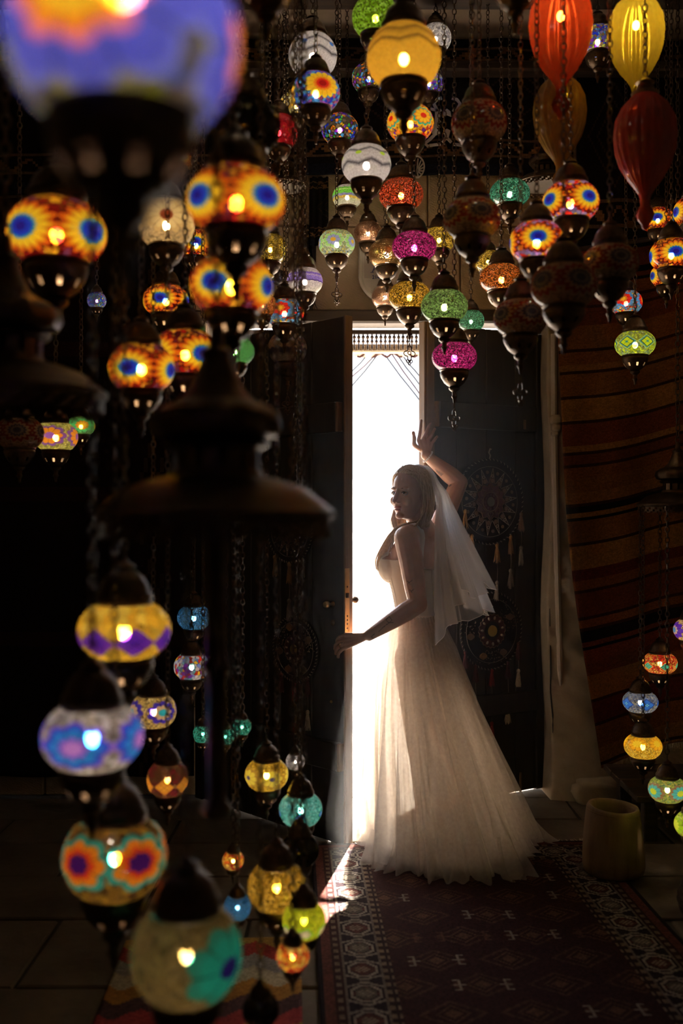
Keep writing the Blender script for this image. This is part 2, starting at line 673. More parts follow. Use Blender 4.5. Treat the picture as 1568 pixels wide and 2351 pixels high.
# mortice lock in the edge of the left leaf
def zl(py, d=4.40):
    return EYE - (py - 1175.5) / F * d - .012
b = MB().cbox((-.0135, .004, (zl(1300) + zl(1446)) / 2), (.003, .030, zl(1300) - zl(1446)), .001)
lock = obj('lock_plate', b, M['brass'], dl, sharp=30)
b = MB()
for py in (1409, 1418, 1427, 1437, 1342):
    b.lathe([(.0005, 0), (.0042, 0), (.0042, .0012), (.0005, .0012)], 10)
    n = 40
    for i in range(len(b.v) - n, len(b.v)):
        x, y, z = b.v[i]
        b.v[i] = (-.0152 - z, .004 + x, zl(py) + y)
obj('bolt_hole', b, M['bronze_dark'], lock)
obj('latch', MB().cbox((-.017, .004, zl(1362)), (.008, .016, .022), .002), M['bronze_dark'], lock, sharp=30)
b = MB()
b.lathe([(.001, 0), (.012, 0), (.007, .012), (.007, .022), (.015, .032), (.017, .042), (.012, .052), (.001, .055)], 14)
b.v = [(.075 + x, .004 + z, zl(1382, 4.45) + y) for x, y, z in b.v]
obj('knob', b, M['brass'], dl)
b = MB()
b.lathe([(.001, 0), (.012, 0), (.007, .012), (.007, .022), (.015, .032), (.017, .042), (.012, .052), (.001, .055)], 14)
b.v = [(.010 + x, -.030 - z, zl(1375, 4.40) + y) for x, y, z in b.v]
obj('outer_knob', b, M['bronze'], dl)
b = MB()
b.lathe([(.001, 0), (.014, 0), (.014, .003), (.009, .006), (.001, .007)], 14)
b.v = [(.075 + x, .004 + z, zl(1425, 4.45) + y) for x, y, z in b.v]
b2 = len(b.v)
obj('keyhole_rose', b, M['bronze'], dl)
b = MB()
b.lathe([(.001, 0), (.007, 0), (.006, .005), (.001, .007)], 10)
b.v = [(.085 + x, .004 + z, zl(1607, 4.45) + y) for x, y, z in b.v]
obj('nail_head', b, M['brass'], dl)
# scar of pale bare wood on the right leaf, and a sliver at its foot
obj('wood_patch', MB().cbox((wr_ - .16, -.040, 1.925), (.016, .004, .05), .001), M['edgewood'], dr, sharp=30)
obj('wood_patch', MB().cbox((wr_ - .16, -.006, .05), (.012, .01, .10), .001), M['edgewood'], dr, sharp=30)

# ================================================================== OUTSIDE
t = NT('street_ground')
co = t.coord()
c = t.ramp(t.noise(1.2, 5, co), [(.3, (.42, .38, .33)), (.7, (.62, .58, .52))])
M['street'] = t.done(t.pbr(c, .9, 0, t.bump(t.noise(8, 4, co), .5, .03)))
M['whitewall'] = simple('white_wall', (.80, .77, .72), .9, 0, .06, 2, .2)
M['rock'] = m_stone('hill_rock', (.34, .31, .28), (.55, .52, .48), False)
M['grass'] = simple('grass', (.16, .26, .06), .9, 0, .4, 30)

def street(u, v):
    x = -9 + 18 * u
    y = 5.72 + 24 * v
    z = -.02 + .02 * math.sin(x * 3 + y * 2)
    s = max(0, y - 8.2)
    z += min(1.9, .30 * s) + .10 * math.sin(x * 2.1 + 1) * min(1, s)
    return (x, y, z)
so = obj('street_ground', MB().grid(street, 60, 80), M['street'], sharp=None)
struct(so)
hw = MB().cbox((1.0, 24, 3.2), (16, .4, 5.2), .02)
o = obj('garden_wall', hw, M['whitewall'], sharp=30)
tag(o, 'pale sunlit garden wall far beyond the open door', 'wall')
rk = []
for i, (x, y, s) in enumerate(((.35, 10.6, .30), (-.1, 11.3, .36), (.95, 11.6, .28), (.2, 12.2, .34), (.6, 9.6, .16), (-.3, 10.0, .2))):
    st = max(0, y - 8.2)
    z = -.02 + min(1.9, .30 * st)
    o = rubble((x, y, z + s * .35), (s, s * .8, s * .6), 20 + i, M['rock'], None, 'boulder')
    tag(o, ['large grey boulder on the slope outside', 'broad pale boulder beside the large grey one outside', 'grey boulder to the right on the slope outside',
            'topmost boulder on the slope outside', 'small loose boulder low on the slope outside', 'small boulder at the slope foot beside the door leaf'][i], 'boulder', 'boulders on the slope outside')
b = MB()
for i in range(160):
    x, y = .28 + random.gauss(0, .22), 8.4 + random.gauss(0, .15)
    h = random.uniform(.05, .14)
    a = random.uniform(0, 6.28)
    z = max(0, y - 8.2) * .3 + .0
    b.tube([(x, y, z - .02), (x + .02 * math.cos(a), y + .02 * math.sin(a), z + h * .6), (x + .05 * math.cos(a), y + .05 * math.sin(a), z + h)], [.004, .003, .0005], 3)
o = obj('grass_tuft', b, M['grass'])
tag(o, 'tuft of green grass growing on the bright street outside', 'grass')
o['kind'] = 'stuff'
b = MB().lathe([(.05, 0), (.05, .08), (.032, .12), (.030, 2.3), (.04, 2.32), (.04, 2.36), (.001, 2.4)], 12)
pp = P(896, 1300, 8.6)
o = obj('street_post', b, M['whitewall'], loc=(pp.x, 8.6, -.03))
tag(o, 'slim white post standing in the street outside the door', 'post')

# awning outside the doorway: pale valance and coloured strings gathered at its middle
dA = 5.95
aw = thing('awning', 'white scalloped awning edge with red and blue strings outside the doorway', 'awning', (0, 0, 0))
def val(u, v):
    x = P(690 + 400 * u, 0, dA).x
    s = abs(math.sin(u * PI * 4))
    top = EYE + (1175.5 - 796) / F * dA
    return (x, dA + .015 * math.sin(u * 60), top - v * (.035 + .03 * s))
obj('valance', MB().grid(val, 80, 4), M['whitewall'], aw, sharp=None)
obj('awning_bar', MB().tube([P(600, 797, dA), P(1180, 797, dA)], .012, 8), M['edgewood'], aw)
for (px, s) in ((600, 0), (1180, 0)):
    q = P(px, 797, dA)
    obj('awning_arm', MB().tube([(q.x, q.y, q.z), (q.x, 5.68, q.z)], .012, 8), M['edgewood'], aw)
M['redcord'] = simple('red_cord', (.035, .006, .006), .9)
M['bluecord'] = simple('blue_cord', (.006, .008, .014), .9)
for i, (xa, ya, xb, yb) in enumerate(((845, 812, 812, 848), (864, 812, 811, 862), (866, 815, 811, 882), (884, 815, 952, 904), (899, 812, 952, 888), (912, 814, 952, 868), (924, 816, 952, 850))):
    pa, pb = P(xa, ya, dA), P(xb, yb, dA)
    m = (pa + pb) * .5 + Vector((0, 0, -.006))
    ext = pb + (pb - pa) * .9
    obj('string', MB().tube([pa, m, pb, ext], .0042, 5), M['redcord'] if i % 3 == 1 else M['bluecord'], aw)
o = obj('swag', MB().tube([P(x, 815 + 5 * math.sin(x * .2), dA) for x in range(820, 960, 6)], .007, 6), M['redcord'], aw)

# bead-and-spindle fringe hung in the head of the doorway
fr = thing('spindle_fringe', 'fringe of turned wooden spindles and beads hanging from the door lintel', 'fringe', (0, 0, 0))
zt = OPT - .07
obj('fringe_rail', MB().cbox(((OPL + OPR) / 2, 5.36, zt - .012), (OPR - OPL - .02, .018, .024), .003), M['beam'], fr, sharp=30)
sp = MB().lathe([(.001, 0), (.004, -0.0016), (.004, -0.0080), (.009, -0.0144), (.010, -0.0208), (.005, -0.0264), (.004, -0.0320), (.0085, -0.0384), (.009, -0.0440), (.004, -0.0496), (.003, -0.0576), (.0062, -0.0680), (.005, -0.0800), (.001, -0.0896)], 8).mesh('spindle', mat=M['bronze_dark'])
nsp = 74
for i in range(nsp):
    link('spindle', sp, fr, (OPL + .03 + (OPR - OPL - .06) * i / (nsp - 1), 5.36, zt - .022))
# ================================================================== LAMP GLASS
def glass_shader(t, col, trans=0.22, gloss=0.07, matt=0.20):
    half = t.mix(1.0, col, (.20, .20, .20), 'MULTIPLY')
    tr = t.shader('Translucent', half)
    tp = t.shader('Transparent', col)
    df = t.shader('Diffuse', col)
    gl = t.n('BsdfGlossy')
    gl.inputs['Roughness'].default_value = 0.12
    a = t.shmix(matt, tr, df)
    a = t.shmix(trans, a, tp)
    return t.done(t.shmix(gloss, a, gl.outputs[0]))


def g_crackle(name, col, scale=24, lo=.10, hi=1.0, trans=.25, white=.12):
    t = NT(name)
    v = t.voro(scale, 'F1', t.coord())
    s = t.n('SeparateColor')
    t.set(s.inputs[0], v.outputs['Color'])
    k = t.math('POWER', s.outputs[0], 2.2)
    n2 = t.noise(5, 2, t.coord())
    k = t.math('MULTIPLY', k, t.math('ADD', n2, .45))
    lite = tuple(min(1, c * hi + white * (1 - c)) for c in col)
    c = t.ramp(k, [(0.0, tuple(x * lo for x in col)), (.40, tuple(x * .62 for x in col)), (.95, lite)])
    return glass_shader(t, c, trans)


def g_plain(name, col, trans=.3, var=.25, matt=.2):
    t = NT(name)
    n = t.noise(4, 3, t.coord())
    c = t.ramp(n, [(.3, tuple(x * (1 - var) for x in col)), (.7, col)])
    return glass_shader(t, c, trans, matt=matt)


def g_mosaic(name, bgc, rings=None, k=4, petals=10, rmax=.62, vc=.5, metric='flower', scale=9.0, grout=.10, arc=2.0, trans=.2, petal=.22, matt=.2):
    """tesserae ground bgc (list of colours) with k flowers / diamonds of concentric rings"""
    t = NT(name)
    co = t.coord()
    v = t.voro(scale, 'F1', co)
    s = t.n('SeparateColor')
    t.set(s.inputs[0], v.outputs['Color'])
    n = len(bgc)
    col = t.ramp(s.outputs[0], [(i / n, c) for i, c in enumerate(bgc)], 'CONSTANT')
    vary = t.math('ADD', t.math('MULTIPLY', s.outputs[1], .7), .45)
    e = t.voro(scale, 'DISTANCE_TO_EDGE', co)
    line = t.math('GREATER_THAN', e.outputs['Distance'], grout * .35)
    col = t.mix(1.0, col, t.math('MULTIPLY', vary, t.math('ADD', t.math('MULTIPLY', line, .75), .25)), 'MULTIPLY')
    if rings:
        uv = t.n('SeparateXYZ')
        t.set(uv.inputs[0], t.coord('UV'))
        fu = t.math('FRACT', t.math('MULTIPLY', uv.outputs[0], float(k)))
        du = t.math('MULTIPLY', t.math('SUBTRACT', fu, .5), 2 * PI / k * .93)
        dv = t.math('MULTIPLY', t.math('SUBTRACT', uv.outputs[1], vc), arc)
        if metric == 'flower':
            r = t.math('SQRT', t.math('ADD', t.math('MULTIPLY', du, du), t.math('MULTIPLY', dv, dv)))
            th = t.math('ARCTAN2', dv, du)
            pet = t.math('ABSOLUTE', t.math('COSINE', t.math('MULTIPLY', th, petals / 2.0)))
            r2 = t.math('MULTIPLY', r, t.math('SUBTRACT', 1 + petal * .5, t.math('MULTIPLY', pet, petal)))
            seam = t.math('GREATER_THAN', pet, .14)
        else:
            r2 = t.math('ADD', t.math('ABSOLUTE', du), t.math('MULTIPLY', t.math('ABSOLUTE', dv), .9))
            seam = t.math('GREATER_THAN', t.math('ABSOLUTE', t.math('SUBTRACT', t.math('ABSOLUTE', du), t.math('ABSOLUTE', dv))), .02)
        q = t.math('DIVIDE', r2, rmax)
        fl = t.ramp(q, rings, 'CONSTANT')
        fl = t.mix(1.0, fl, t.math('ADD', t.math('MULTIPLY', seam, .55), .45), 'MULTIPLY')
        col = t.mix(t.math('LESS_THAN', q, 1.0), col, fl)
    return glass_shader(t, col, trans, matt=matt)


def g_zig(name, stops, k=6, amp=.10, noise=.15, trans=.2, soft='LINEAR', speck=None, matt=.2):
    """bands along the height that zigzag round the globe"""
    t = NT(name)
    uv = t.n('SeparateXYZ')
    t.set(uv.inputs[0], t.coord('UV'))
    tri = t.math('ABSOLUTE', t.math('SUBTRACT', t.math('FRACT', t.math('MULTIPLY', uv.outputs[0], float(k))), .5))
    w = t.math('ADD', uv.outputs[1], t.math('MULTIPLY', tri, amp * 2))
    col = t.ramp(w, stops, soft)
    nz = t.voro(22, 'F1', t.coord())
    s = t.n('SeparateColor')
    t.set(s.inputs[0], nz.outputs['Color'])
    col = t.mix(1.0, col, t.math('ADD', t.math('MULTIPLY', s.outputs[0], noise * 2), 1 - noise * 1.2), 'MULTIPLY')
    if speck:
        fu = t.math('FRACT', t.math('ADD', t.math('MULTIPLY', uv.outputs[0], float(k)), .5))
        du = t.math('MULTIPLY', t.math('SUBTRACT', fu, .5), 2 * PI / k)
        dv = t.math('MULTIPLY', t.math('SUBTRACT', uv.outputs[1], .62), 2.0)
        rr = t.math('ADD', t.math('MULTIPLY', du, du), t.math('MULTIPLY', t.math('MULTIPLY', dv, dv), 2.0))
        col = t.mix(t.math('LESS_THAN', rr, .018), col, speck)
    return glass_shader(t, col, trans, matt=matt)


def g_pierced(name, col, k=34):
    t = NT(name)
    v = t.voro(16, 'F1', t.coord(), rnd=.55)
    hole = t.math('LESS_THAN', v.outputs['Distance'], .33)
    met = t.pbr(col, .3, .95)
    return t.done(t.shmix(hole, met, t.shader('Transparent', (1, 1, 1))))


W = (.60, .59, .66)
YEL, ORA, RED, DRED = (1.0, .62, .03), (.95, .25, .02), (.75, .03, .02), (.35, .01, .01)
BLU, SKY_, TEAL, PUR = (.02, .05, .75), (.08, .35, .85), (.03, .55, .50), (.22, .03, .60)
GRN, LIME, BRN = (.05, .55, .08), (.60, .80, .02), (.30, .14, .05)
CLR = (.70, .68, .60)
G = {}
G['white_zig_blue'] = g_zig('glass_white_blue', [(0, W), (.42, W), (.50, (.07, .07, .10)), (.56, W), (.70, W), (.76, (.07, .07, .10)), (.82, W)], 5, .12, .2, speck=(.05, .2, .8))
G['white_zig_green'] = g_zig('glass_white_green', [(0, W), (.36, W), (.44, (.07, .07, .10)), (.52, W), (.70, W), (.78, (.07, .07, .10)), (.84, W)], 6, .11, .2, speck=(.45, .75, .05))
G['blue_sunflower'] = g_mosaic('glass_blue_sunflower', [SKY_, (.1, .5, .95), BLU, (.35, .1, .7), SKY_, (.6, .15, .3)],
                               [(0, DRED), (.22, RED), (.36, ORA), (.5, YEL), (.85, (1, .8, .05))], 3, 14, .66, .50, scale=8)
G['multi_dark'] = g_mosaic('glass_multi_dark', [(.1, .08, .05), YEL, (.12, .1, .08), BLU, PUR, (.2, .15, .1), GRN, (.1, .08, .06), ORA, SKY_], scale=6.5, grout=.2)
G['gold_clear'] = g_mosaic('glass_gold_clear', [CLR, YEL, (.8, .7, .3), (.5, .4, .1), CLR, (.7, .5, .05)], scale=8)
G['red_glass'] = g_plain('glass_red', (.42, .01, .02), .35, .5)
G['amber_plain'] = g_zig('glass_amber', [(0, (.85, .50, .05)), (.55, (.85, .50, .05)), (.62, (.25, .13, .02)), (.67, (.8, .46, .05)), (.82, (.3, .16, .02)), (.88, (.8, .46, .05))], 6, .09, .12, .25)
G['green_plain'] = g_crackle('glass_green_leaf', (.30, .62, .02), 14, .25, 1)
G['white_clear'] = g_mosaic('glass_white_clear', [W, (.6, .6, .72), (.8, .8, .86), (.35, .35, .45), W], scale=7, trans=.25)
G['blue_multi'] = g_mosaic('glass_blue_multi', [BLU, (.1, .1, .5), PUR, (.4, .5, .1), (.2, .2, .5), SKY_, (.3, .2, .1)], scale=8)
G['yellow_teal'] = g_mosaic('glass_yellow_teal', [YEL, ORA, (.9, .4, .05), RED, YEL, PUR], [(0, RED), (.25, YEL), (.6, ORA), (.68, TEAL), (.85, YEL)], 4, 10, .55, .5, scale=8)
EYE_R = [(0, (.02, .01, .35)), (.16, BLU), (.32, (.03, .32, .62)), (.40, (1, .70, .03)), (.62, (.9, .45, .02)), (.72, (.75, .16, .01)), (.86, (.22, .006, .006))]
G['orange_eye'] = g_mosaic('glass_orange_eye', [(.7, .16, .01), (.85, .42, .02), (.35, .01, .01), (.75, .26, .02), (.14, .006, .01), (.65, .32, .03), (.3, .06, .10)], EYE_R, 4, 16, .80, .45, scale=8, grout=.18)
G['orange_eye_big'] = g_mosaic('glass_orange_eye_close', [(.7, .16, .01), (.85, .42, .02), (.35, .01, .01), (.75, .26, .02), (.12, .005, .01), (.65, .32, .03), (.22, .05, .14)], EYE_R, 4, 16, .80, .43, scale=6, grout=.18)
G['violet_eye'] = g_mosaic('glass_violet_eye', [(.5, .25, .7), ORA, (.35, .2, .6), RED, YEL, (.3, .3, .7), DRED], EYE_R, 4, 16, .72, .48, scale=8)
G['orange_dim'] = g_mosaic('glass_brown_flower', [(.55, .36, .22), (.50, .33, .22), (.6, .4, .26), (.45, .3, .2)], [(0, (.10, .09, .12)), (.2, (.3, .24, .2)), (.32, (.10, .09, .12)), (.45, (.5, .3, .18)), (.62, (.30, .05, .03)), (.85, (.5, .33, .2))], 5, 14, .72, .55, scale=14, petal=.3, trans=.08, matt=.9)
G['brown_leaf'] = g_zig('glass_brown_leaf', [(0, (.40, .36, .34)), (.22, (.40, .36, .34)), (.34, (.06, .05, .10)), (.47, (.07, .05, .10)), (.52, (.62, .42, .28)), (.74, (.6, .4, .27)), (.78, (.3, .18, .15)), (.86, (.6, .4, .27))], 16, .05, .2, soft='LINEAR', trans=.08, matt=.9)
G['green_multi'] = g_zig('glass_green_multi', [(0, (.6, .6, .5)), (.3, (.75, .5, .1)), (.40, (.3, .3, .75)), (.50, (.2, .75, .08)), (.66, (.55, .95, .3)), (.72, (.15, .55, .06)), (.80, (.5, .45, .55))], 14, .03, .35, soft='CONSTANT')
G['crackle_red'] = g_crackle('glass_crackle_red', (.80, .10, .02))
G['crackle_teal'] = g_crackle('glass_crackle_teal', (.08, .50, .34))
G['crackle_magenta'] = g_crackle('glass_crackle_magenta', (.72, .02, .36))
G['crackle_yellow'] = g_crackle('glass_crackle_yellow', (.90, .62, .06))
G['crackle_amber'] = g_crackle('glass_crackle_amber', (.88, .52, .03))
G['crackle_green'] = g_crackle('glass_crackle_green', (.30, .55, .16))
G['crackle_sea'] = g_crackle('glass_crackle_sea', (.12, .55, .32))
G['crackle_orange'] = g_crackle('glass_crackle_orange', (.80, .22, .02))
G['crackle_blue'] = g_crackle('glass_crackle_blue', (.04, .30, .75))
G['daisy_green'] = g_mosaic('glass_green_daisy', [(.55, .6, .45), (.7, .6, .2), (.4, .5, .6), (.45, .6, .3)], [(0, (.8, .5, .05)), (.25, (.35, .4, .85)), (.62, (.4, .75, .25)), (.9, (.55, .8, .5))], 5, 8, .55, .5, scale=9)
G['clear_dim'] = g_plain('glass_smoky_clear', (.42, .38, .34), .35, matt=.8)
G['purple_band'] = g_zig('glass_purple_band', [(0, (.8, .78, .75)), (.36, (.8, .78, .75)), (.42, (.10, .05, .35)), (.46, (.35, .25, .85)), (.60, (.55, .45, .8)), (.66, (.25, .15, .75)), (.74, (.6, .55, .6))], 18, .02, .3, soft='CONSTANT')
G['red_blue_flower'] = g_mosaic('glass_red_blue_flower', [SKY_, RED, (.2, .5, .8), YEL, (.15, .4, .7), (.5, .4, .4)], [(0, YEL), (.2, (.8, .3, .03)), (.35, RED), (.72, SKY_), (.9, (.1, .3, .7))], 4, 8, .62, .55, scale=9)
G['lime_diamond'] = g_mosaic('glass_lime_diamond', [LIME, (.4, .5, .1), (.5, .65, .1), (.25, .4, .3)], [(0, (.1, .5, .6)), (.18, LIME), (.62, (.05, .10, .06)), (.72, (.1, .4, .4)), (.9, (.6, .7, .1))], 6, 8, .5, .5, 'diamond', scale=10)
G['green_glass'] = g_plain('glass_bottle_green', (.14, .50, .16), .45, .5)
G['purple_yellow'] = g_mosaic('glass_purple_yellow', [(.95, .60, .05), (.85, .50, .04), (.9, .66, .10)], [(0, (.10, .02, .45)), (.6, (.14, .03, .5)), (.94, (.06, .02, .25))], 7, 8, .44, .36, 'diamond', scale=4, grout=.04)
G['blue_white'] = g_mosaic('glass_blue_white', [(.75, .72, .70), (.45, .40, .36), (.6, .6, .65), (.3, .26, .24)], [(0, (.55, .25, .85)), (.28, (.25, .12, .8)), (.42, (.03, .25, .8)), (.7, (.04, .10, .75)), (.9, (.25, .1, .7))], 4, 8, .66, .48, scale=7)
G['amber_flower'] = g_mosaic('glass_amber_flower', [(.32, .17, .03), (.22, .12, .03), (.42, .24, .03), (.12, .06, .02)], [(0, (.08, .01, .20)), (.34, (.85, .08, .02)), (.52, (.95, .30, .02)), (.78, (.05, .45, .42)), (.95, (.04, .35, .35))], 5, 7, .62, .58, scale=6)
G['multi_white'] = g_mosaic('glass_multi_white', [W, (.2, .3, .8), W, RED, (.5, .6, .9), (.2, .6, .7), PUR, YEL], scale=5.5, trans=.3)
G['gold_blue'] = g_mosaic('glass_gold_blue', [(.7, .5, .15), (.5, .35, .12), (.75, .6, .25), (.3, .2, .1)], [(0, (.03, .40, .55)), (.3, (.6, .42, .25)), (.62, (.05, .03, .4)), (.9, (.1, .05, .4))], 4, 9, .6, .55, scale=11)
G['amber_diamond'] = g_mosaic('glass_amber_diamond', [(.12, .05, .02), (.16, .07, .03), (.2, .02, .03)], [(0, (.9, .42, .05)), (.5, (.75, .32, .03)), (.9, (.5, .2, .03))], 6, 8, .45, .4, 'diamond', scale=5)
G['teal'] = g_crackle('glass_teal', (.03, .50, .42), 12)
G['yellow_daisy'] = g_mosaic('glass_yellow_daisy', [(.7, .45, .03), (.5, .3, .03), (.85, .6, .08)], [(0, (.10, .08, .2)), (.22, (.85, .72, .10)), (.8, (.5, .32, .05))], 5, 8, .55, .5, scale=13)
G['teal_blue'] = g_mosaic('glass_teal_diamond', [(.1, .55, .55), (.2, .7, .7), (.05, .4, .42), (.35, .8, .8)], [(0, (.15, .30, .95)), (.5, (.02, .10, .5)), (.75, (.02, .3, .12))], 5, 8, .30, .42, 'diamond', scale=16)
G['dark_unlit'] = g_plain('glass_smoked', (.10, .09, .09), .2)
G['lime_flower'] = g_mosaic('glass_lime_flower', [(.65, .72, .02), (.75, .8, .05), (.5, .6, .02)], [(0, (.8, .7, .5)), (.25, (.55, .48, .38)), (.6, (.25, .5, .03)), (.9, (.55, .7, .02))], 6, 5, .42, .3, scale=14)
G['gold_teal'] = g_mosaic('glass_gold_teal', [(.24, .17, .06), (.30, .22, .09), (.20, .14, .05)], [(0, (.02, .01, .18)), (.25, (.02, .32, .26)), (.7, (.03, .26, .20)), (.95, (.2, .16, .06))], 2, 7, .8, .48, scale=11)
G['red_amber'] = g_mosaic('glass_red_amber', [(.8, .15, .02), (.9, .5, .05), (.5, .04, .02), (.95, .7, .15)], scale=4)
G['lilac'] = g_crackle('glass_lilac', (.36, .28, .40), 14)
G['beige'] = g_mosaic('glass_beige', [(.75, .55, .28), (.7, .5, .25), (.65, .48, .25)], [(0, (.30, .06, .02)), (.3, (.85, .65, .32)), (.75, (.7, .5, .22))], 4, 12, .7, .55, scale=12)
G['front_big'] = g_mosaic('glass_front', [(.30, .30, .12), (.12, .16, .50), (.4, .42, .5), (.35, .38, .05), (.10, .10, .14), (.5, .5, .6), (.10, .08, .06)],
                          [(0, (1, .60, .03)), (.30, (.95, .28, .02)), (.44, (.80, .22, .40)), (.54, (.10, .12, .80)), (.90, (.18, .22, .85))], 3, 8, .98, .50, scale=3.6, trans=.05)
G['red_turq'] = g_mosaic('glass_red_turquoise', [(.75, .05, .02), (.85, .5, .08), (.6, .03, .02), (.9, .6, .15)], [(0, (.1, .6, .5)), (.5, (.05, .45, .4)), (.7, (.9, .6, .1)), (.85, RED)], 6, 8, .40, .42, 'diamond', scale=12)
G['blue_diamond'] = g_mosaic('glass_blue_diamond', [(.2, .25, .4), (.3, .36, .5), (.12, .16, .3), (.4, .38, .3)], [(0, (.2, .6, .95)), (.25, (.04, .2, .8)), (.8, (.03, .08, .4))], 5, 8, .5, .48, 'diamond', scale=12)
G['yellow_rose'] = g_mosaic('glass_yellow_rose', [(.9, .6, .05), (.8, .48, .03), (.95, .72, .15)], [(0, (.95, .72, .05)), (.5, (.9, .5, .02)), (.85, (.7, .35, .02))], 5, 9, .5, .72, scale=14)
G['green_flower'] = g_mosaic('glass_green_flower', [(.35, .5, .08), (.5, .6, .1), (.2, .4, .2), (.7, .65, .15)], [(0, (.7, .8, .05)), (.35, (.1, .55, .65)), (.75, (.35, .2, .12))], 4, 10, .6, .5, scale=15)
G['purple_gold'] = g_mosaic('glass_purple_gold', [(.8, .62, .25), (.6, .45, .2)], [(0, (.1, .4, .8)), (.3, (.7, .5, .4)), (.5, (.12, .03, .55))], 4, 9, .7, .5, scale=12)
G['lime_leaf'] = g_mosaic('glass_lime_leaf', [(.6, .8, .05), (.4, .6, .05), (.75, .85, .2)], [(0, (.8, .9, .1)), (.6, (.4, .65, .03))], 4, 10, .6, .5, scale=14)
G['orange_purple'] = g_mosaic('glass_orange_purple', [(.6, .6, .1), (.45, .42, .1), (.7, .7, .25)], [(0, (.4, .15, .7)), (.3, (.9, .35, .03)), (.75, (.25, .1, .45))], 4, 9, .66, .5, scale=14)
G['green_orange'] = g_mosaic('glass_green_orange', [(.1, .3, .08), (.2, .4, .1)], [(0, (.9, .5, .03)), (.4, (.85, .3, .02)), (.6, (.1, .6, .2))], 4, 10, .7, .5, scale=14)
G['purple'] = g_crackle('glass_purple', (.35, .05, .6), 14)
G['pierced'] = g_pierced('pierced_brass', (.50, .30, .12))
G['pierced_rose'] = g_pierced('pierced_copper', (.50, .30, .20))
G['rib_red'] = g_plain('glass_ribbed_red', (.80, .09, .015), .3, .3)
G['rib_amber'] = g_plain('glass_ribbed_amber', (.62, .36, .08), .3, .25, .6)
G['rib_yellow'] = g_plain('glass_ribbed_yellow', (.92, .66, .04), .35, .2)
G['rib_rose'] = g_plain('glass_ribbed_rose', (.55, .09, .06), .2, .2, .8)

# ================================================================== LAMP SHAPES (unit = globe radius)
def globe_mesh(hr, zt, zb):
    pr = []
    n = 15
    t0, t1 = math.asin(max(-.97, zb / hr)), math.asin(min(.97, zt / hr))
    for i in range(n + 1):
        a = t0 + (t1 - t0) * i / n
        pr.append((math.cos(a), hr * math.sin(a)))
    return MB().lathe(pr, 40).mesh('globe', sharp=None)

MESH = {}
def shared(key, fn):
    if key not in MESH:
        MESH[key] = fn()
    return MESH[key]

def std_cap(z):
    b = MB()
    b.lathe([(.52, z - .06), (.60, z - .02), (.62, z + .03), (.58, z + .08), (.60, z + .12), (.60, z + .20), (.56, z + .26), (.53, z + .34), (.50, z + .44),
             (.42, z + .58), (.28, z + .70), (.18, z + .76), (.25, z + .80), (.20, z + .86), (.10, z + .92), (.06, z + 1.0), (.001, z + 1.0)], 32,
            rib=lambda i, j, a: 1 + (.02 if i in (4, 5) and j % 2 else 0))
    return b.mesh('cap', mat=M['bronze_dark'])

def std_cup(z, holes=True):
    b = MB()
    pr = [(.56, z + .06), (.64, z + .02), (.66, z - .04), (.60, z - .08), (.62, z - .12), (.62, z - .22), (.60, z - .30), (.56, z - .40), (.46, z - .56), (.32, z - .68),
          (.20, z - .75), (.25, z - .80), (.22, z - .88), (.11, z - .96), (.09, z - 1.10), (.13, z - 1.17), (.07, z - 1.28), (.045, z - 1.46), (.001, z - 1.47)]
    b.lathe(pr, 32, skip=(lambda i, j: i == 7 and j % 4 == 0) if holes else None,
            rib=lambda i, j, a: 1 + (.02 if i in (4, 5) and j % 2 else 0))
    return b.mesh('cup', mat=M['bronze_dark'])

def charm_mesh(z):
    """twisted drop chain and quatrefoil charm"""
    b = MB()
    for i in range(4):
        zc = z - .05 - i * .085
        rot = i % 2
        pts = []
        for q in range(8):
            a = 2 * PI * q / 8
            x, zz_ = .035 * math.cos(a), .055 * math.sin(a)
            pts.append((x, 0, zc + zz_) if rot else (0, x, zc + zz_))
        b.tube(pts, .017, 4, closed=True)
    zc = z - .66
    out = []
    for q in range(40):
        a = 2 * PI * q / 40
        r = .24 + .085 * math.cos(4 * a)
        out.append((r * .95 * math.sin(a), 0, zc + r * 1.2 * math.cos(a)))
    b.tube(out, .028, 5, closed=True)
    for (cx, cz, r) in ((0, .03, .085), (-.085, -.36, .08), (.085, -.36, .08), (0, -.48, .065)):
        b.tube([(cx + r * math.cos(2 * PI * q / 12), 0, zc + cz + r * math.sin(2 * PI * q / 12)) for q in range(12)], .024, 5, closed=True)
    return b.mesh('charm', mat=M['chain'])

def chain_mesh(z, length, link_len):
    b = MB()
    n = max(2, int(length / (link_len * .80)))
    st = length / n
    lk = []
    w = link_len * .30
    for q in range(8):
        a = 2 * PI * q / 8
        lk.append((w * math.cos(a), (link_len * .5) * math.sin(a)))
    for i in range(n):
        zc = z + (i + .5) * st
        ang = (i % 2) * PI / 2 + .3 * math.sin(i * .37)
        pts = [(p[0] * math.cos(ang), p[0] * math.sin(ang), zc + p[1]) for p in lk]
        b.tube(pts, link_len * .085, 4, closed=True)
    b.tube([(0, 0, z + length - .02), (0, 0, z + length)], link_len * .3, 6)
    return b

bulb_mesh = MB().ball((0, 0, 0), (.13, .13, .17), 12, 8).mesh('bulb', mat=M['bulb'])
socket_mesh = MB().lathe([(.09, .62), (.09, .20), (.11, .18), (.07, .10), (.001, .10)], 10).mesh('bulb_holder', mat=M['bronze_dark'])

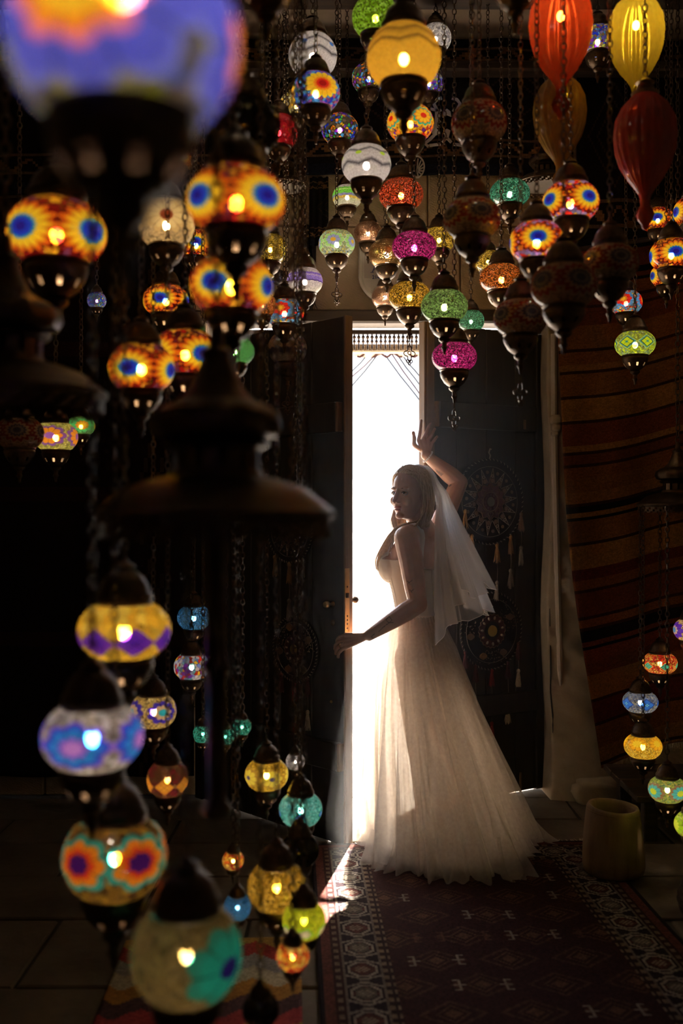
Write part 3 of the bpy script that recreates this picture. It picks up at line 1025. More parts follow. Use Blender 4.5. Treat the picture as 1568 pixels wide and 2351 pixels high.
LAMPS = []
CANOPIES = []
def build_lamp(px, py, w, glass, label, S=.18, d=None, lit=True, charm=False, kind='std', hr=.78, off=None, hang=None, group=None, holes=True, bulbz=-.05, k=None, name='mosaic_lamp', finial=True, bulbs=1.0):
    if d is None:
        d = F * S / w
    p = P(px, py, d)
    rad = w / 2.0 / F * d
    if k is None:
        k = 4 if glass.startswith('orange_eye') else 5
    rz = random.uniform(0, 6.28) if off is None else (-PI / 2 - PI / k + R(off))
    root = thing(name, label, 'lamp', p, rz, group or ('pierced metal lamps' if name == 'pierced_lamp' else 'hanging mosaic and glass lamps'), rad)
    zt, zb = .60 * hr / .78, -.60 * hr / .78
    gm = shared(('globe', hr), lambda: globe_mesh(hr, zt, zb))
    g = link('globe', gm.copy(), root)
    g.data.materials.append(G[glass])
    link('cap', shared(('cap', hr), lambda: std_cap(zt)), root)
    link('cup', shared(('cup', hr, holes), lambda: std_cup(zb, holes)), root)
    low = zb - 1.47
    if charm:
        link('charm', shared(('charm', hr), lambda: charm_mesh(low)), root, None, (0, 0, R(25) - rz))
    if lit:
        link('bulb', bulb_mesh, root, (0, 0, bulbz), None, bulbs)
        link('bulb_holder', socket_mesh, root, (0, 0, bulbz))
    top = hang if hang is not None else ZC
    L = (top - p.z) / rad - (zt + .98)
    if L > .05:
        ck = ('chain', round(L, 2), round(rad, 3), hr)
        cm = shared(ck, lambda: chain_mesh(zt + .98, L, .026 / rad).mesh('chain', sharp=None, mat=M['chain']))
        link('chain', cm, root)
    LAMPS.append((root, p, rad, label))
    return root


def build_teardrop(px, py, w, glass, label, S=.19, lit=True, tall=1.0, hang=None, charm_col=None):
    d = F * S / w
    p = P(px, py, d)
    rad = w / 2.0 / F * d
    root = thing('teardrop_lamp', label, 'lamp', p, 0, 'ribbed teardrop lamps', rad)
    pr = [(.14, 1.55), (.40, 1.42), (.74, 1.05), (.94, .6), (1.0, .1), (.95, -.4), (.80, -.9), (.56, -1.35), (.34, -1.65), (.22, -1.85)]
    pr = [(r, z * tall) for r, z in pr][::-1]
    b = MB().lathe(pr, 96, rib=lambda i, j, a: 1 + .045 * abs(math.sin(a * 11)))
    g = obj('globe', b, G[glass], root, sharp=None)
    z = -1.85 * tall
    b = MB().lathe([(.22, z), (.16, z - .18), (.15, z - .4), (.24, z - .52), (.30, z - .68), (.24, z - .86), (.12, z - 1.02), (.09, z - 1.14), (.001, z - 1.2)], 24)
    obj('glass_drop', b, G[glass], root, sharp=None)
    zt = 1.5 * tall
    b = MB().lathe([(.42, zt - .14), (.46, zt), (.30, zt + .10), (.24, zt + .28), (.32, zt + .34), (.2, zt + .42), (.06, zt + .55), (.001, zt + .55)], 24)
    obj('cap', b, M['bronze'], root)
    if lit:
        link('bulb', bulb_mesh, root, (0, 0, .35))
    top = hang if hang is not None else ZC
    L = (top - p.z) / rad - (zt + .52)
    obj('chain', chain_mesh(zt + .52, max(.1, L), .026 / rad), M['chain'], root, sharp=None)
    LAMPS.append((root, p, rad, label))
    return root


def chandelier(px, py, w, S, label, top=ZC, pale=False, group=None, band=True, pole=0):
    """domed metal canopy with ribbed bulb and pierced band; px, py = centre of its rim"""
    d = F * S / w
    p = P(px, py, d)
    rad = S / 2
    root = thing('chandelier_canopy', label, 'chandelier', p, 0, 'chandelier canopies', rad)
    b = MB().lathe([(.97, .0), (1.0, .02), (1.0, .07), (.95, .10), (.90, .14), (.74, .26), (.55, .33), (.40, .36)], 72,
                   rib=lambda i, j, a: 1 + (.012 * (j % 2) if 4 <= i <= 6 else 0))
    obj('dome', b, M['bronze_dark'], root, sharp=50)
    b = MB().lathe([(.96, .015), (.8, .06), (.5, .2), (.001, .24)], 48)
    obj('dome_lining', b, M['pale'] if pale else M['bronze_dark'], root)
    if band:
        b = MB().lathe([(.965, .02), (.965, -.02), (.965, -.07), (.965, -.12), (.97, -.15)], 96,
                       skip=lambda i, j: (i == 1 and j % 3 == 1) or (i == 2 and j % 3 == 0) or (i == 3 and j % 3 == 2))
        obj('pierced_band', b, M['bronze_dark'], root)
    b = MB().lathe([(.40, .36), (.38, .40), (.36, .42), (.36, .58), (.42, .60), (.45, .63), (.40, .66)], 36, skip=lambda i, j: i == 2 and j % 3 == 1)
    obj('collar', b, M['bronze_dark'], root)
    b = MB().lathe([(.40, .66), (.50, .70), (.54, .78), (.52, .88), (.44, .95), (.34, .99)], 48, rib=lambda i, j, a: 1 + (.035 * abs(math.sin(a * 6)) if 1 <= i <= 3 else 0))
    obj('bulb_body', b, M['bronze_dark'], root)
    b = MB().lathe([(.34, .99), (.24, 1.08), (.17, 1.22), (.12, 1.36), (.14, 1.40), (.07, 1.46), (.05, 1.62), (.001, 1.64)], 28)
    obj('spire', b, M['bronze_dark'], root)
    if pole:
        b = MB().lathe([(.001, -pole), (.10, -pole), (.14, -pole + .06), (.08, -pole + .14), (.085, -pole * .5 - .1), (.13, -pole * .5), (.085, -pole * .5 + .1), (.09, -.1), (.16, .1), (.10, .22)], 20)
        obj('centre_pole', b, M['bronze_dark'], root)
    L = (top - p.z) / rad - 1.6
    if L > .05:
        obj('chain', chain_mesh(1.6, L, .034 / rad), M['chain'], root, sharp=None)
    CANOPIES.append((p, rad))
    return root, p, rad


# every lamp is first listed, then moved a little nearer or farther where two would touch, then built
QUEUE, FIXED = [], []
def lamp(px, py, w, glass, label, **kw):
    S = kw.pop('S', .18)
    d = kw.pop('d', None) or F * S / w
    QUEUE.append(['lamp', px, py, w, glass, label, kw, d, d])
def teardrop(px, py, w, glass, label, **kw):
    S = kw.pop('S', .19)
    QUEUE.append(['tear', px, py, w, glass, label, kw, F * S / w, F * S / w])

def lamp_space(q):
    p = P(q[1], q[2], q[7])
    r = q[3] / 2.0 / F * q[7]
    if q[0] == 'tear':
        return p, r, p.z - 3.1 * r, p.z + 2.1 * r, ZC
    lo = 2.15 + (1.15 if q[6].get('charm') else 0)
    return p, r, p.z - lo * r, p.z + 1.65 * r, q[6].get('hang') or ZC

def settle():
    for it in range(400):
        bad = 0
        sp = [lamp_space(q) for q in QUEUE]
        for i in range(len(QUEUE)):
            pi, ri, l0, h0, t0 = sp[i]
            for j in range(len(QUEUE)):
                if i == j:
                    continue
                pj, rj, l1, h1, t1 = sp[j]
                need = 0
                if i < j and l0 < h1 and l1 < h0:
                    need = ri + rj + .006
                elif h0 < h1 and t0 > l1:            # chain of i rises past the body of j
                    need = rj + .016
                if not need:
                    continue
                dx, dy = pi.x - pj.x, pi.y - pj.y
                if math.hypot(dx, dy) < need:
                    bad += 1
                    st = .012 if dy >= 0 else -.012
                    for q, s_ in ((QUEUE[i], st), (QUEUE[j], -st)):
                        nd = q[7] + s_
                        if .80 < nd / q[8] < 1.20 and nd < 4.75:
                            q[7] = nd
            for (c, r, z0, z1) in FIXED:  # canopies
                dx, dy = pi.x - c.x, pi.y - c.y
                if t0 > z0 and l0 < z1 and math.hypot(dx, dy) < r + (ri if h0 > z0 else .016):
                    if t0 <= z0 + .05:
                        continue
                    bad += 1
                    q = QUEUE[i]
                    nd = q[7] + (.012 if dy >= 0 else -.012)
                    if .84 < nd / q[8] < 1.16:
                        q[7] = nd
        if not bad:
            break
    return bad

def build_all():
    left = settle()
    for q in QUEUE:
        if q[0] == 'lamp':
            build_lamp(q[1], q[2], q[3], q[4], q[5], d=q[7], **q[6])
        else:
            build_teardrop(q[1], q[2], q[3], q[4], q[5], S=q[7] * q[3] / F, **q[6])
    return left
# ================================================================== THE LAMPS, ONE BY ONE
# canopies
CHR, chr_p, _ = chandelier(1556, 1163, 182, .36, 'wide bronze chandelier canopy with pierced rim before the striped kilim')
CHA, cha_p, _ = chandelier(497, 1192, 545, .40, 'large dark chandelier canopy over the gold and teal lamp', pole=2.5)
CHB, chb_p, _ = chandelier(12, 915, 460, .40, 'dark chandelier canopy with a ribbed bulb beside the yellow orange-flowered lamp')
chandelier(652, 430, 112, .24, 'chandelier canopy with pale lining beside the sandstone blocks', pale=True)
chandelier(1252, 425, 138, .285, 'chandelier canopy with pale lining behind the teal crackle lamp', pale=True)

# nearest, top left
lamp(283, 95, 535, 'front_big', 'largest mosaic lamp of all, blue with an orange flower', S=.19, hr=.86, off=-10, k=3, bulbz=.52, bulbs=1.35)
lamp(560, 290, 170, 'dark_unlit', 'unlit dark glass lamp beside the largest blue and orange lamp', d=2.35, lit=False)
lamp(612, -95, 190, 'gold_clear', 'gold mosaic lamp with glowing cup holes above the white zigzag lamp', S=.18)
lamp(1182, -75, 150, 'white_clear', 'white mosaic lamp hanging highest beside the red teardrop lamp', S=.18)
# upper middle
lamp(718, 128, 112, 'white_zig_blue', 'white globe lamp with grey zigzags and blue dots', S=.19, hr=.95, k=5)
lamp(725, 213, 112, 'blue_sunflower', 'blue mosaic lamp with a yellow sunflower', S=.17, hr=.84, off=18, k=3)
lamp(680, 242, 76, 'gold_clear', 'small gold and clear mosaic lamp behind the blue sunflower lamp', S=.15, hr=.9)
lamp(780, 297, 86, 'multi_dark', 'dark mosaic lamp with yellow and violet chips below the sunflower lamp', S=.16, hr=.86)
lamp(640, 303, 88, 'red_glass', 'dark red glass lamp left of the chips mosaic lamp', S=.155, hr=1.0)
lamp(841, 378, 114, 'white_zig_green', 'white globe lamp with dark zigzags and green dots', S=.18, hr=.84, k=6, off=10)
lamp(927, 132, 170, 'amber_plain', 'large amber glass lamp with brown wavy lines', S=.20, hr=.92, off=20, k=6)
lamp(862, 40, 108, 'green_plain', 'leaf green glass lamp above the large amber lamp', S=.16, hr=.95)
lamp(1000, 88, 72, 'white_clear', 'small clear white mosaic lamp behind the large amber lamp', S=.145, hr=.95)
lamp(846, 180, 78, 'multi_dark', 'dark mosaic lamp with violet chips behind the large amber lamp', S=.16, hr=.9)
lamp(985, 192, 66, 'blue_multi', 'small blue mosaic lamp tucked under the large amber lamp', S=.145, hr=.9)
lamp(942, 283, 108, 'yellow_teal', 'yellow and orange mosaic lamp with teal rings under the large amber lamp', S=.18, hr=.84, off=30, k=4)
lamp(1100, 283, 128, 'orange_dim', 'unlit brown mosaic lamp beside the white cut-out motif', S=.18, lit=False, hr=.84)
lamp(1372, 95, 92, 'blue_multi', 'blue mosaic lamp between the red and yellow teardrop lamps', S=.17)
# ribbed teardrops
teardrop(1287, 62, 140, 'rib_red', 'glowing red ribbed teardrop glass lamp', S=.19)
teardrop(1285, 262, 118, 'rib_amber', 'unlit amber ribbed teardrop lamp hanging below the red one', S=.185, lit=False)
teardrop(1460, 80, 124, 'rib_yellow', 'glowing yellow ribbed teardrop glass lamp', S=.18)
teardrop(1481, 318, 138, 'rib_rose', 'unlit rose red ribbed teardrop lamp below the yellow one', S=.19, lit=False)
# above and around the doorway
lamp(797, 452, 68, 'green_multi', 'green banded mosaic lamp below the white zigzag globe', S=.145, hr=.86)
lamp(921, 447, 102, 'crackle_red', 'red orange crackle glass lamp', S=.19, hr=.76)
lamp(1170, 444, 92, 'crackle_teal', 'teal green crackle glass lamp hanging before a pale canopy', S=.172, hr=.74)
lamp(1310, 465, 130, 'violet_eye', 'violet and orange mosaic lamp with blue eyes, the higher one', S=.18, off=28, k=4)
lamp(1232, 556, 124, 'violet_eye', 'violet and orange mosaic lamp with a glowing blue eye, the lower one', S=.165, off=-8, k=4, hr=.84)
lamp(1084, 502, 132, 'orange_dim', 'unlit brown mosaic lamp hanging above the green crackle lamp', S=.18, lit=False, hr=.78, off=12, charm=False)
lamp(951, 567, 102, 'crackle_magenta', 'magenta crackle lamp hanging above the amber crackle lamp', S=.175, hr=.74)
lamp(1008, 550, 76, 'crackle_yellow', 'yellow crackle lamp behind the upper magenta lamp', S=.16, hr=.8)
lamp(845, 535, 66, 'pierced_rose', 'pierced copper lamp beside the green daisy lamp', S=.145, hr=.86, charm=False, name='pierced_lamp')
lamp(888, 583, 84, 'pierced', 'pierced brass lamp glowing gold beside the magenta lamp', S=.17, hr=.86, name='pierced_lamp')
lamp(884, 682, 62, 'pierced_rose', 'pierced copper lamp before the arched wall sign', S=.135, hr=.9, name='pierced_lamp')
lamp(773, 560, 84, 'daisy_green', 'green and blue daisy mosaic lamp with a charm', S=.165, hr=.84, charm=True)
lamp(668, 503, 52, 'white_clear', 'white mosaic lamp, upper of two white ones by the chains', S=.12, hr=.9)
lamp(700, 548, 50, 'white_clear', 'white mosaic lamp, lower of two white ones by the chains', S=.115, hr=.9)
lamp(692, 612, 68, 'clear_dim', 'unlit smoky clear lamp just above the violet banded lamp', S=.15, lit=False, hr=.86)
lamp(700, 646, 82, 'purple_band', 'white lamp with a violet mosaic band', S=.155, hr=.86)
lamp(940, 681, 96, 'crackle_amber', 'amber crackle lamp under the upper magenta lamp', S=.18, hr=.78, charm=True)
lamp(1020, 703, 108, 'crackle_green', 'green crackle lamp hanging above the lower magenta lamp', S=.185, hr=.78)
lamp(1081, 737, 62, 'crackle_sea', 'small sea green crackle lamp beside the larger green one', S=.125, hr=.9)
lamp(1043, 820, 104, 'crackle_magenta', 'magenta crackle lamp with a charm before the right door leaf', S=.18, hr=.74, charm=True)
lamp(1151, 640, 100, 'crackle_orange', 'orange crackle lamp amid the unlit brown lamps', S=.18, hr=.74)
lamp(1120, 600, 62, 'crackle_yellow', 'yellow crackle lamp just behind the orange crackle lamp', S=.125, hr=.9)
lamp(1195, 730, 124, 'orange_dim', 'unlit brown mosaic lamp with a charm before the right door leaf', S=.175, lit=False, hr=.80, charm=True, off=15)
lamp(1294, 657, 152, 'orange_dim', 'unlit brown mosaic lamp, widest of the brown ones', S=.19, lit=False, hr=.78, off=18)
lamp(1400, 606, 130, 'orange_dim', 'unlit brown mosaic lamp before the striped kilim top', S=.175, lit=False, hr=.78, off=8)
lamp(1240, 712, 52, 'crackle_yellow', 'small yellow crackle lamp behind the widest brown lamp', S=.12, hr=.9)
lamp(1437, 695, 74, 'red_blue_flower', 'small red and blue mosaic lamp before the striped kilim', S=.15, hr=.84, off=-25, k=4)
lamp(1458, 790, 92, 'lime_diamond', 'lime green lamp with diamond mosaic before the striped kilim', S=.175, hr=.74, k=6, off=20)
lamp(1510, 505, 72, 'orange_eye', 'small orange mosaic lamp with blue eye, beside the rose teardrop lamp', S=.148, hr=.86, off=-20)
lamp(1541, 585, 98, 'orange_eye', 'orange mosaic lamp with glowing blue eye over the kilim', S=.17, hr=.84, off=-6)
lamp(1530, 632, 72, 'orange_eye', 'orange mosaic lamp half hidden below the glowing blue-eyed one', S=.136, hr=.84)
lamp(1592, 485, 90, 'orange_eye', 'orange mosaic lamp beside the hanging kilim, above the glowing blue-eyed one', S=.165, hr=.84)
# left of the doorway
lamp(660, 800, 90, 'brown_leaf', 'unlit brown lamp with dark leaf band before the left door leaf', S=.165, lit=False, hr=.92, charm=True)
lamp(653, 718, 90, 'red_blue_flower', 'red and blue flower mosaic lamp above the unlit leaf band lamp', S=.165, hr=.78, off=-10, k=4)
lamp(620, 572, 78, 'crackle_yellow', 'yellow crackle lamp next to the big orange eyed lamp', S=.15, hr=.98)
lamp(641, 640, 46, 'white_clear', 'tiny white mosaic lamp beside the violet banded lamp', S=.105, hr=.95)
lamp(664, 618, 44, 'gold_clear', 'tiny gold mosaic lamp beside the violet banded lamp', S=.105, hr=.95)
lamp(538, 806, 92, 'green_glass', 'plain green glass lamp near the left door leaf', S=.15, hr=.80, d=3.0)
lamp(542, 462, 226, 'orange_eye_big', 'big orange mosaic lamp with two blue eyes, the higher one', S=.19, hr=.74, off=45)
lamp(532, 655, 190, 'orange_eye_big', 'big orange mosaic lamp with a dark chain before it, the lower one', S=.18, hr=.80, off=-20)
lamp(602, 700, 64, 'crackle_orange', 'small orange glass lamp behind the lower big orange lamp', S=.11, hr=.98)
lamp(382, 515, 128, 'beige', 'beige glass lamp with a brown centre', S=.17, hr=1.0, off=10, k=4)
lamp(450, 562, 86, 'orange_eye', 'orange mosaic lamp behind the big orange lamps', S=.16, hr=.86)
lamp(381, 690, 106, 'orange_eye', 'orange mosaic lamp with a small blue eye below the beige lamp', S=.165, hr=.76, off=-5)
lamp(130, 535, 225, 'orange_eye_big', 'big orange mosaic lamp with a blue eye under the largest blue and orange lamp', S=.20, hr=.76, off=-28)
lamp(325, 845, 150, 'orange_eye_big', 'orange mosaic lamp with white hot blue eye, front of a pair', S=.165, hr=.86, off=-12)
lamp(425, 812, 150, 'orange_eye_big', 'orange mosaic lamp, back one of a touching pair', S=.19, hr=.84, off=42)
lamp(128, 1003, 100, 'orange_purple', 'yellow mosaic lamp with orange and purple flowers', S=.16, hr=.78, off=0, k=4)
lamp(186, 978, 64, 'green_orange', 'small green lamp with orange flowers beside the yellow mosaic lamp', S=.11, hr=.78, off=20, k=4)
lamp(45, 995, 110, 'orange_dim', 'dim brown mosaic lamp next to the yellow orange-flowered lamp', S=.17, lit=False)
lamp(222, 690, 44, 'blue_multi', 'tiny blue mosaic lamp hanging near the wall-darkening cloth', S=.09, hr=.98)
lamp(465, 927, 22, 'purple', 'tiny purple glass lamp far back by the left door leaf', S=.045, hr=.9)
lamp(417, 365, 46, 'orange_eye', 'tiny orange mosaic lamp above the beige lamp', S=.10, hr=.98)
# strings of lamps at lower left
zA = cha_p.z
lamp(285, 1447, 212, 'purple_yellow', 'yellow lamp with purple diamonds under a dark canopy', S=.185, hr=.74, off=26, k=7)
lamp(212, 1690, 232, 'blue_white', 'blue flower mosaic lamp with clear chips', S=.19, hr=.76, off=-8, k=4)
lamp(263, 1965, 238, 'amber_flower', 'amber mosaic lamp with orange and teal flowers', S=.196, hr=.90, off=-30, k=5, bulbs=.8)
lamp(428, 2188, 256, 'gold_teal', 'large gold mosaic lamp with a teal flower, lowest of the string', S=.185, hr=.98, off=58, k=2, hang=zA, bulbs=.8)
lamp(445, 1418, 76, 'crackle_blue', 'blue crackle lamp hanging above the multicoloured chip lamp', S=.13, hr=.86)
lamp(440, 1530, 82, 'multi_white', 'white lamp with multicoloured chips', S=.135, hr=.86)
lamp(352, 1632, 106, 'gold_blue', 'gold mosaic lamp with a dark blue flower', S=.15, hr=.86, off=35, k=4)
lamp(385, 1788, 96, 'amber_diamond', 'amber lamp with dark diamonds', S=.125, hr=.98, off=0, k=6)
lamp(466, 1684, 46, 'teal', 'small teal glass lamp, first of three behind the dark string', S=.075, hr=1.05)
lamp(518, 1690, 42, 'teal', 'small teal glass lamp, middle of three behind the dark string', S=.066, hr=1.05)
lamp(556, 1668, 42, 'teal', 'small teal glass lamp, last of three behind the dark string', S=.066, hr=1.05)
lamp(612, 1778, 100, 'yellow_daisy', 'yellow daisy mosaic lamp left of the teal diamond lamp', S=.145, hr=.82, off=20)
lamp(678, 1748, 44, 'white_clear', 'small clear mosaic lamp above the teal diamond lamp', S=.07, hr=1.0)
lamp(690, 1858, 100, 'teal_blue', 'teal crackle lamp with blue diamonds', S=.145, hr=.86, off=0, k=5, hang=None)
lamp(688, 1952, 90, 'dark_unlit', 'unlit smoked glass lamp below the teal diamond lamp', S=.125, lit=False, hr=.9, finial=False)
lamp(635, 2035, 134, 'crackle_amber', 'amber crackle lamp above the lime flower lamp', S=.155, hr=.92)
lamp(698, 2112, 100, 'lime_flower', 'lime yellow mosaic lamp near the rug', S=.112, hr=.92, off=5, k=6)
lamp(545, 2082, 62, 'crackle_blue', 'small blue crackle lamp low behind the amber crackle lamp', S=.078, hr=1.05)
lamp(535, 1975, 50, 'red_amber', 'small amber and red lamp above the low blue lamp', S=.068, hr=.95)
lamp(672, 2195, 76, 'red_amber', 'small red and amber lamp below the lime yellow lamp', S=.078, hr=.95)
lamp(598, 2318, 84, 'lilac', 'dim lilac glass lamp lowest of the left strings', S=.08, lit=False, hr=.95)
# string at the right, under the bronze canopy
zR = chr_p.z + .0
lamp(1515, 1522, 78, 'red_turq', 'red mosaic lamp with turquoise diamonds', S=.158, hr=.72, k=6, hang=zR, off=0)
lamp(1470, 1611, 80, 'blue_diamond', 'blue mosaic lamp with bright diamonds below the red one', S=.158, hr=.72, k=5, hang=zR, off=5)
lamp(1476, 1713, 86, 'yellow_rose', 'yellow mosaic lamp with yellow flowers below the blue one', S=.16, hr=.74, hang=zR)
lamp(1532, 1812, 86, 'green_flower', 'green mosaic lamp with turquoise flowers above the wooden mortar', S=.148, hr=.78, off=25, k=4, hang=zR)
lamp(1586, 1446, 78, 'purple_gold', 'purple and gold mosaic lamp above the red turquoise one', S=.155, hr=.78, off=0, k=4, hang=zR)
lamp(1592, 1893, 86, 'lime_leaf', 'lime mosaic lamp lowest of the string near the wooden mortar', S=.138, hr=.78, off=0, k=4, hang=zR)

for (c_, r_) in CANOPIES:
    FIXED.append((c_, r_, c_.z - .15 * r_, c_.z + 1.6 * r_))
build_all()
# ================================================================== THE BRIDE
FW = Vector((-.88, .475, 0)).normalized()        # the way her body faces
LW = Vector((-FW.y, FW.x, 0))                    # her left (towards the camera)
UP = Vector((0, 0, 1))
HF = Vector((-.715, -.70, 0)).normalized()      # the way her face looks
HL_ = Vector((-HF.y, HF.x, 0))
HC = Vector((.318, 4.62, 1.562))                 # middle of her head
COLM = Vector((.37, 4.66, 0))

def tb(f, l, z):
    return COLM + FW * f + LW * l + UP * z
def hd(f, l, u):
    return HC + HF * f + HL_ * l + UP * u
MH = Matrix((HF, HL_, UP)).transposed()          # head axes
MT = Matrix((FW, LW, UP)).transposed()

RINGS = [  # z, offset forward, half depth, half width
    (.70, .00, .080, .130), (.78, -.01, .102, .146), (.86, -.010, .106, .148), (.94, .004, .094, .132), (1.02, .018, .084, .116), (1.10, .030, .088, .118),
    (1.18, .042, .097, .130), (1.25, .045, .100, .140), (1.31, .036, .094, .148), (1.36, .016, .076, .150), (1.40, .0, .060, .110), (1.43, -.012, .05, .062)]

def torso(mb, grow=0.0, n=32, z0=0, z1=9):
    b = len(mb.v)
    rs = [r for r in RINGS if z0 <= r[0] <= z1]
    for (z, o, hf, hl) in rs:
        for j in range(n):
            a = 2 * PI * j / n
            p = tb(o + (hf + grow) * math.cos(a), (hl + grow) * math.sin(a), z)
            mb.v.append(tuple(p))
    m = len(rs)
    for i in range(m - 1):
        for j in range(n):
            k = (j + 1) % n
            mb.face((b + i * n + j, b + i * n + k, b + (i + 1) * n + k, b + (i + 1) * n + j))
    mb.face([b + j for j in range(n)][::-1])
    mb.face([b + (m - 1) * n + j for j in range(n)])

def bust(mb, grow=0.0):
    for s in (-1, 1):
        mb.ball(tb(.105, s * .068, 1.225), (.068 + grow, .066 + grow, .072 + grow), 16, 12, MT)

def limb(mb, pts, n=14):
    """chain of tapered capsules through (point, radius)"""
    for (a, ra), (b, rb) in zip(pts[:-1], pts[1:]):
        mb.capsule(a, b, ra, rb, n)

body = MB()
torso(body)
bust(body)
# neck and head
limb(body, [(tb(-.02, 0, 1.38), .060), (tb(-.005, .005, 1.43), .050), (hd(-.025, 0, -.085), .050), (hd(-.02, 0, -.04), .055)])
body.ball(hd(-.012, 0, .035), (.098, .077, .092), 24, 16, MH)      # cranium
body.ball(hd(.022, 0, -.030), (.070, .064, .085), 24, 16, MH)      # face
body.ball(hd(.030, 0, -.070), (.052, .050, .046), 20, 14, MH)      # jaw
body.ball(hd(.072, 0, -.099), (.018, .022, .016), 14, 10, MH)      # chin
for s in (-1, 1):
    body.ball(hd(.062, s * .038, -.030), (.024, .022, .024), 14, 10, MH)   # cheek
    body.ball(hd(.072, s * .028, .026), (.013, .026, .009), 14, 8, MH)     # brow
    body.ball(hd(-.01, s * .074, -.012), (.018, .009, .030), 12, 8, MH)    # ear
limb(body, [(hd(.086, 0, .016), .0085), (hd(.102, 0, -.018), .009), (hd(.111, 0, -.033), .0092)], 10)   # nose
for s in (-1, 1):
    body.ball(hd(.098, s * .0125, -.039), (.0105, .0076, .007), 10, 8, MH)
body.ball(hd(.089, 0, -.062), (.011, .021, .0058), 14, 8, MH)      # upper lip
body.ball(hd(.087, 0, -.0725), (.0115, .018, .0066), 14, 8, MH)    # lower lip
# left arm, down to the edge of the left leaf
S_l, E_l, W_l = tb(.0, .160, 1.362), Vector((.338, 4.405, 1.072)), Vector((.120, 4.345, .942))
limb(body, [(tb(0, .125, 1.375), .050), (S_l, .057), (S_l.lerp(E_l, .35) + Vector((.004, 0, 0)), .056), (S_l.lerp(E_l, .75), .048), (E_l, .042)])
limb(body, [(E_l, .042), (E_l.lerp(W_l, .25), .044), (E_l.lerp(W_l, .6), .036), (W_l, .0255)])
# right arm, raised to the right leaf
S_r, E_r, W_r = tb(-.015, -.165, 1.385), Vector((.580, 4.905, 1.625)), Vector((.414, 4.872, 1.757))
limb(body, [(tb(0, -.12, 1.37), .052), (S_r, .056), (S_r.lerp(E_r, .4), .050), (E_r, .042)])
limb(body, [(E_r, .042), (E_r.lerp(W_r, .28), .044), (E_r.lerp(W_r, .65), .034), (W_r, .0255)])
# legs
for s, kn, an in ((1, Vector((.345, 4.60, .47)), Vector((.375, 4.60, .11))), (-1, Vector((.46, 4.73, .46)), Vector((.60, 4.79, .13)))):
    hp = tb(-.01, s * .085, .80)
    limb(body, [(hp, .098), (hp.lerp(kn, .5), .078), (kn, .056), (kn.lerp(an, .35) - FW * .012, .054), (an, .034)])
    limb(body, [(an + UP * -.01, .034), (an + FW * .06 + UP * -.055, .034), (an + FW * .13 + UP * -.085, .024)])
    limb(body, [(an - FW * .02 + UP * -.02, .028), (an - FW * .03 + UP * -.09, .012)])

def crom(pts, n):
    pts = [Vector(p) for p in pts]
    out = []
    ext = [pts[0] * 2 - pts[1]] + pts + [pts[-1] * 2 - pts[-2]]
    for i in range(len(pts) - 1):
        p0, p1, p2, p3 = ext[i:i + 4]
        for k_ in range(n):
            u = k_ / n
            out.append(.5 * ((2 * p1) + (p2 - p0) * u + (2 * p0 - 5 * p1 + 4 * p2 - p3) * u * u + (3 * p1 - p0 - 3 * p2 + p3) * u ** 3))
    out.append(pts[-1])
    return out
FINGER_R = .0074
DIG = MB()
def finger(mb, pts, r0=.0084, r1=.0066):
    """one digit: smooth tube with knuckle swellings and a rounded tip, rooted in the palm"""
    pts = [Vector(p) for p in pts]
    line = crom(pts, 6)
    n = len(line) - 1
    rad = []
    for i in range(n + 1):
        q = i / n
        r = r0 + (r1 - r0) * q
        k_ = (i % 6) / 6.0
        r *= 1 + .07 * math.cos(2 * PI * k_)
        rad.append(r)
    t_ = (line[-1] - line[-2]).normalized()
    for a_ in (.45, .75, .95):
        line.append(line[n] + t_ * rad[n] * a_)
        rad.append(rad[n] * math.sqrt(max(.02, 1 - a_ * a_)))
    DIG.tube(line, rad, 12)

# left hand on the left leaf: fingers lie across the face of the leaf
eL = Vector((LH[0] - LF[0], LH[1] - LF[1], 0)).normalized()
nL = Vector((-eL.y, eL.x, 0))                    # towards the camera
def onL(s, off, z):
    return Vector((LF[0], LF[1], 0)) + eL * s + nL * off + UP * z
kn = [onL(-.030, .030, .941), onL(-.026, .034, .922), onL(-.024, .033, .902), onL(-.022, .028, .884)]
mid = [onL(.006, .031, .929), onL(.012, .035, .906), onL(.010, .034, .884), onL(.006, .029, .866)]
mid2 = [onL(.030, .022, .913), onL(.040, .024, .888), onL(.036, .023, .866), onL(.024, .021, .851)]
tip = [onL(.043, .012, .897), onL(.055, .012, .871), onL(.049, .012, .851), onL(.034, .012, .838)]
for i in range(4):
    finger(body, [W_l.lerp(kn[i], .8), kn[i], mid[i], mid2[i], tip[i]], .0092 - .0008 * (i == 3), .0070)
    limb(body, [(W_l.lerp(kn[i], .12), .015), (W_l.lerp(kn[i], .6), .0135), (kn[i], .0105)], 10)
finger(body, [W_l.lerp(kn[0], .3) + Vector((0, .012, -.008)), onL(-.055, -.012, .915), onL(-.028, -.055, .905), onL(-.005, -.052, .897)], .0125, .0075)
RING_AT = (kn[2].lerp(mid[2], .55), (mid[2] - kn[2]).normalized())

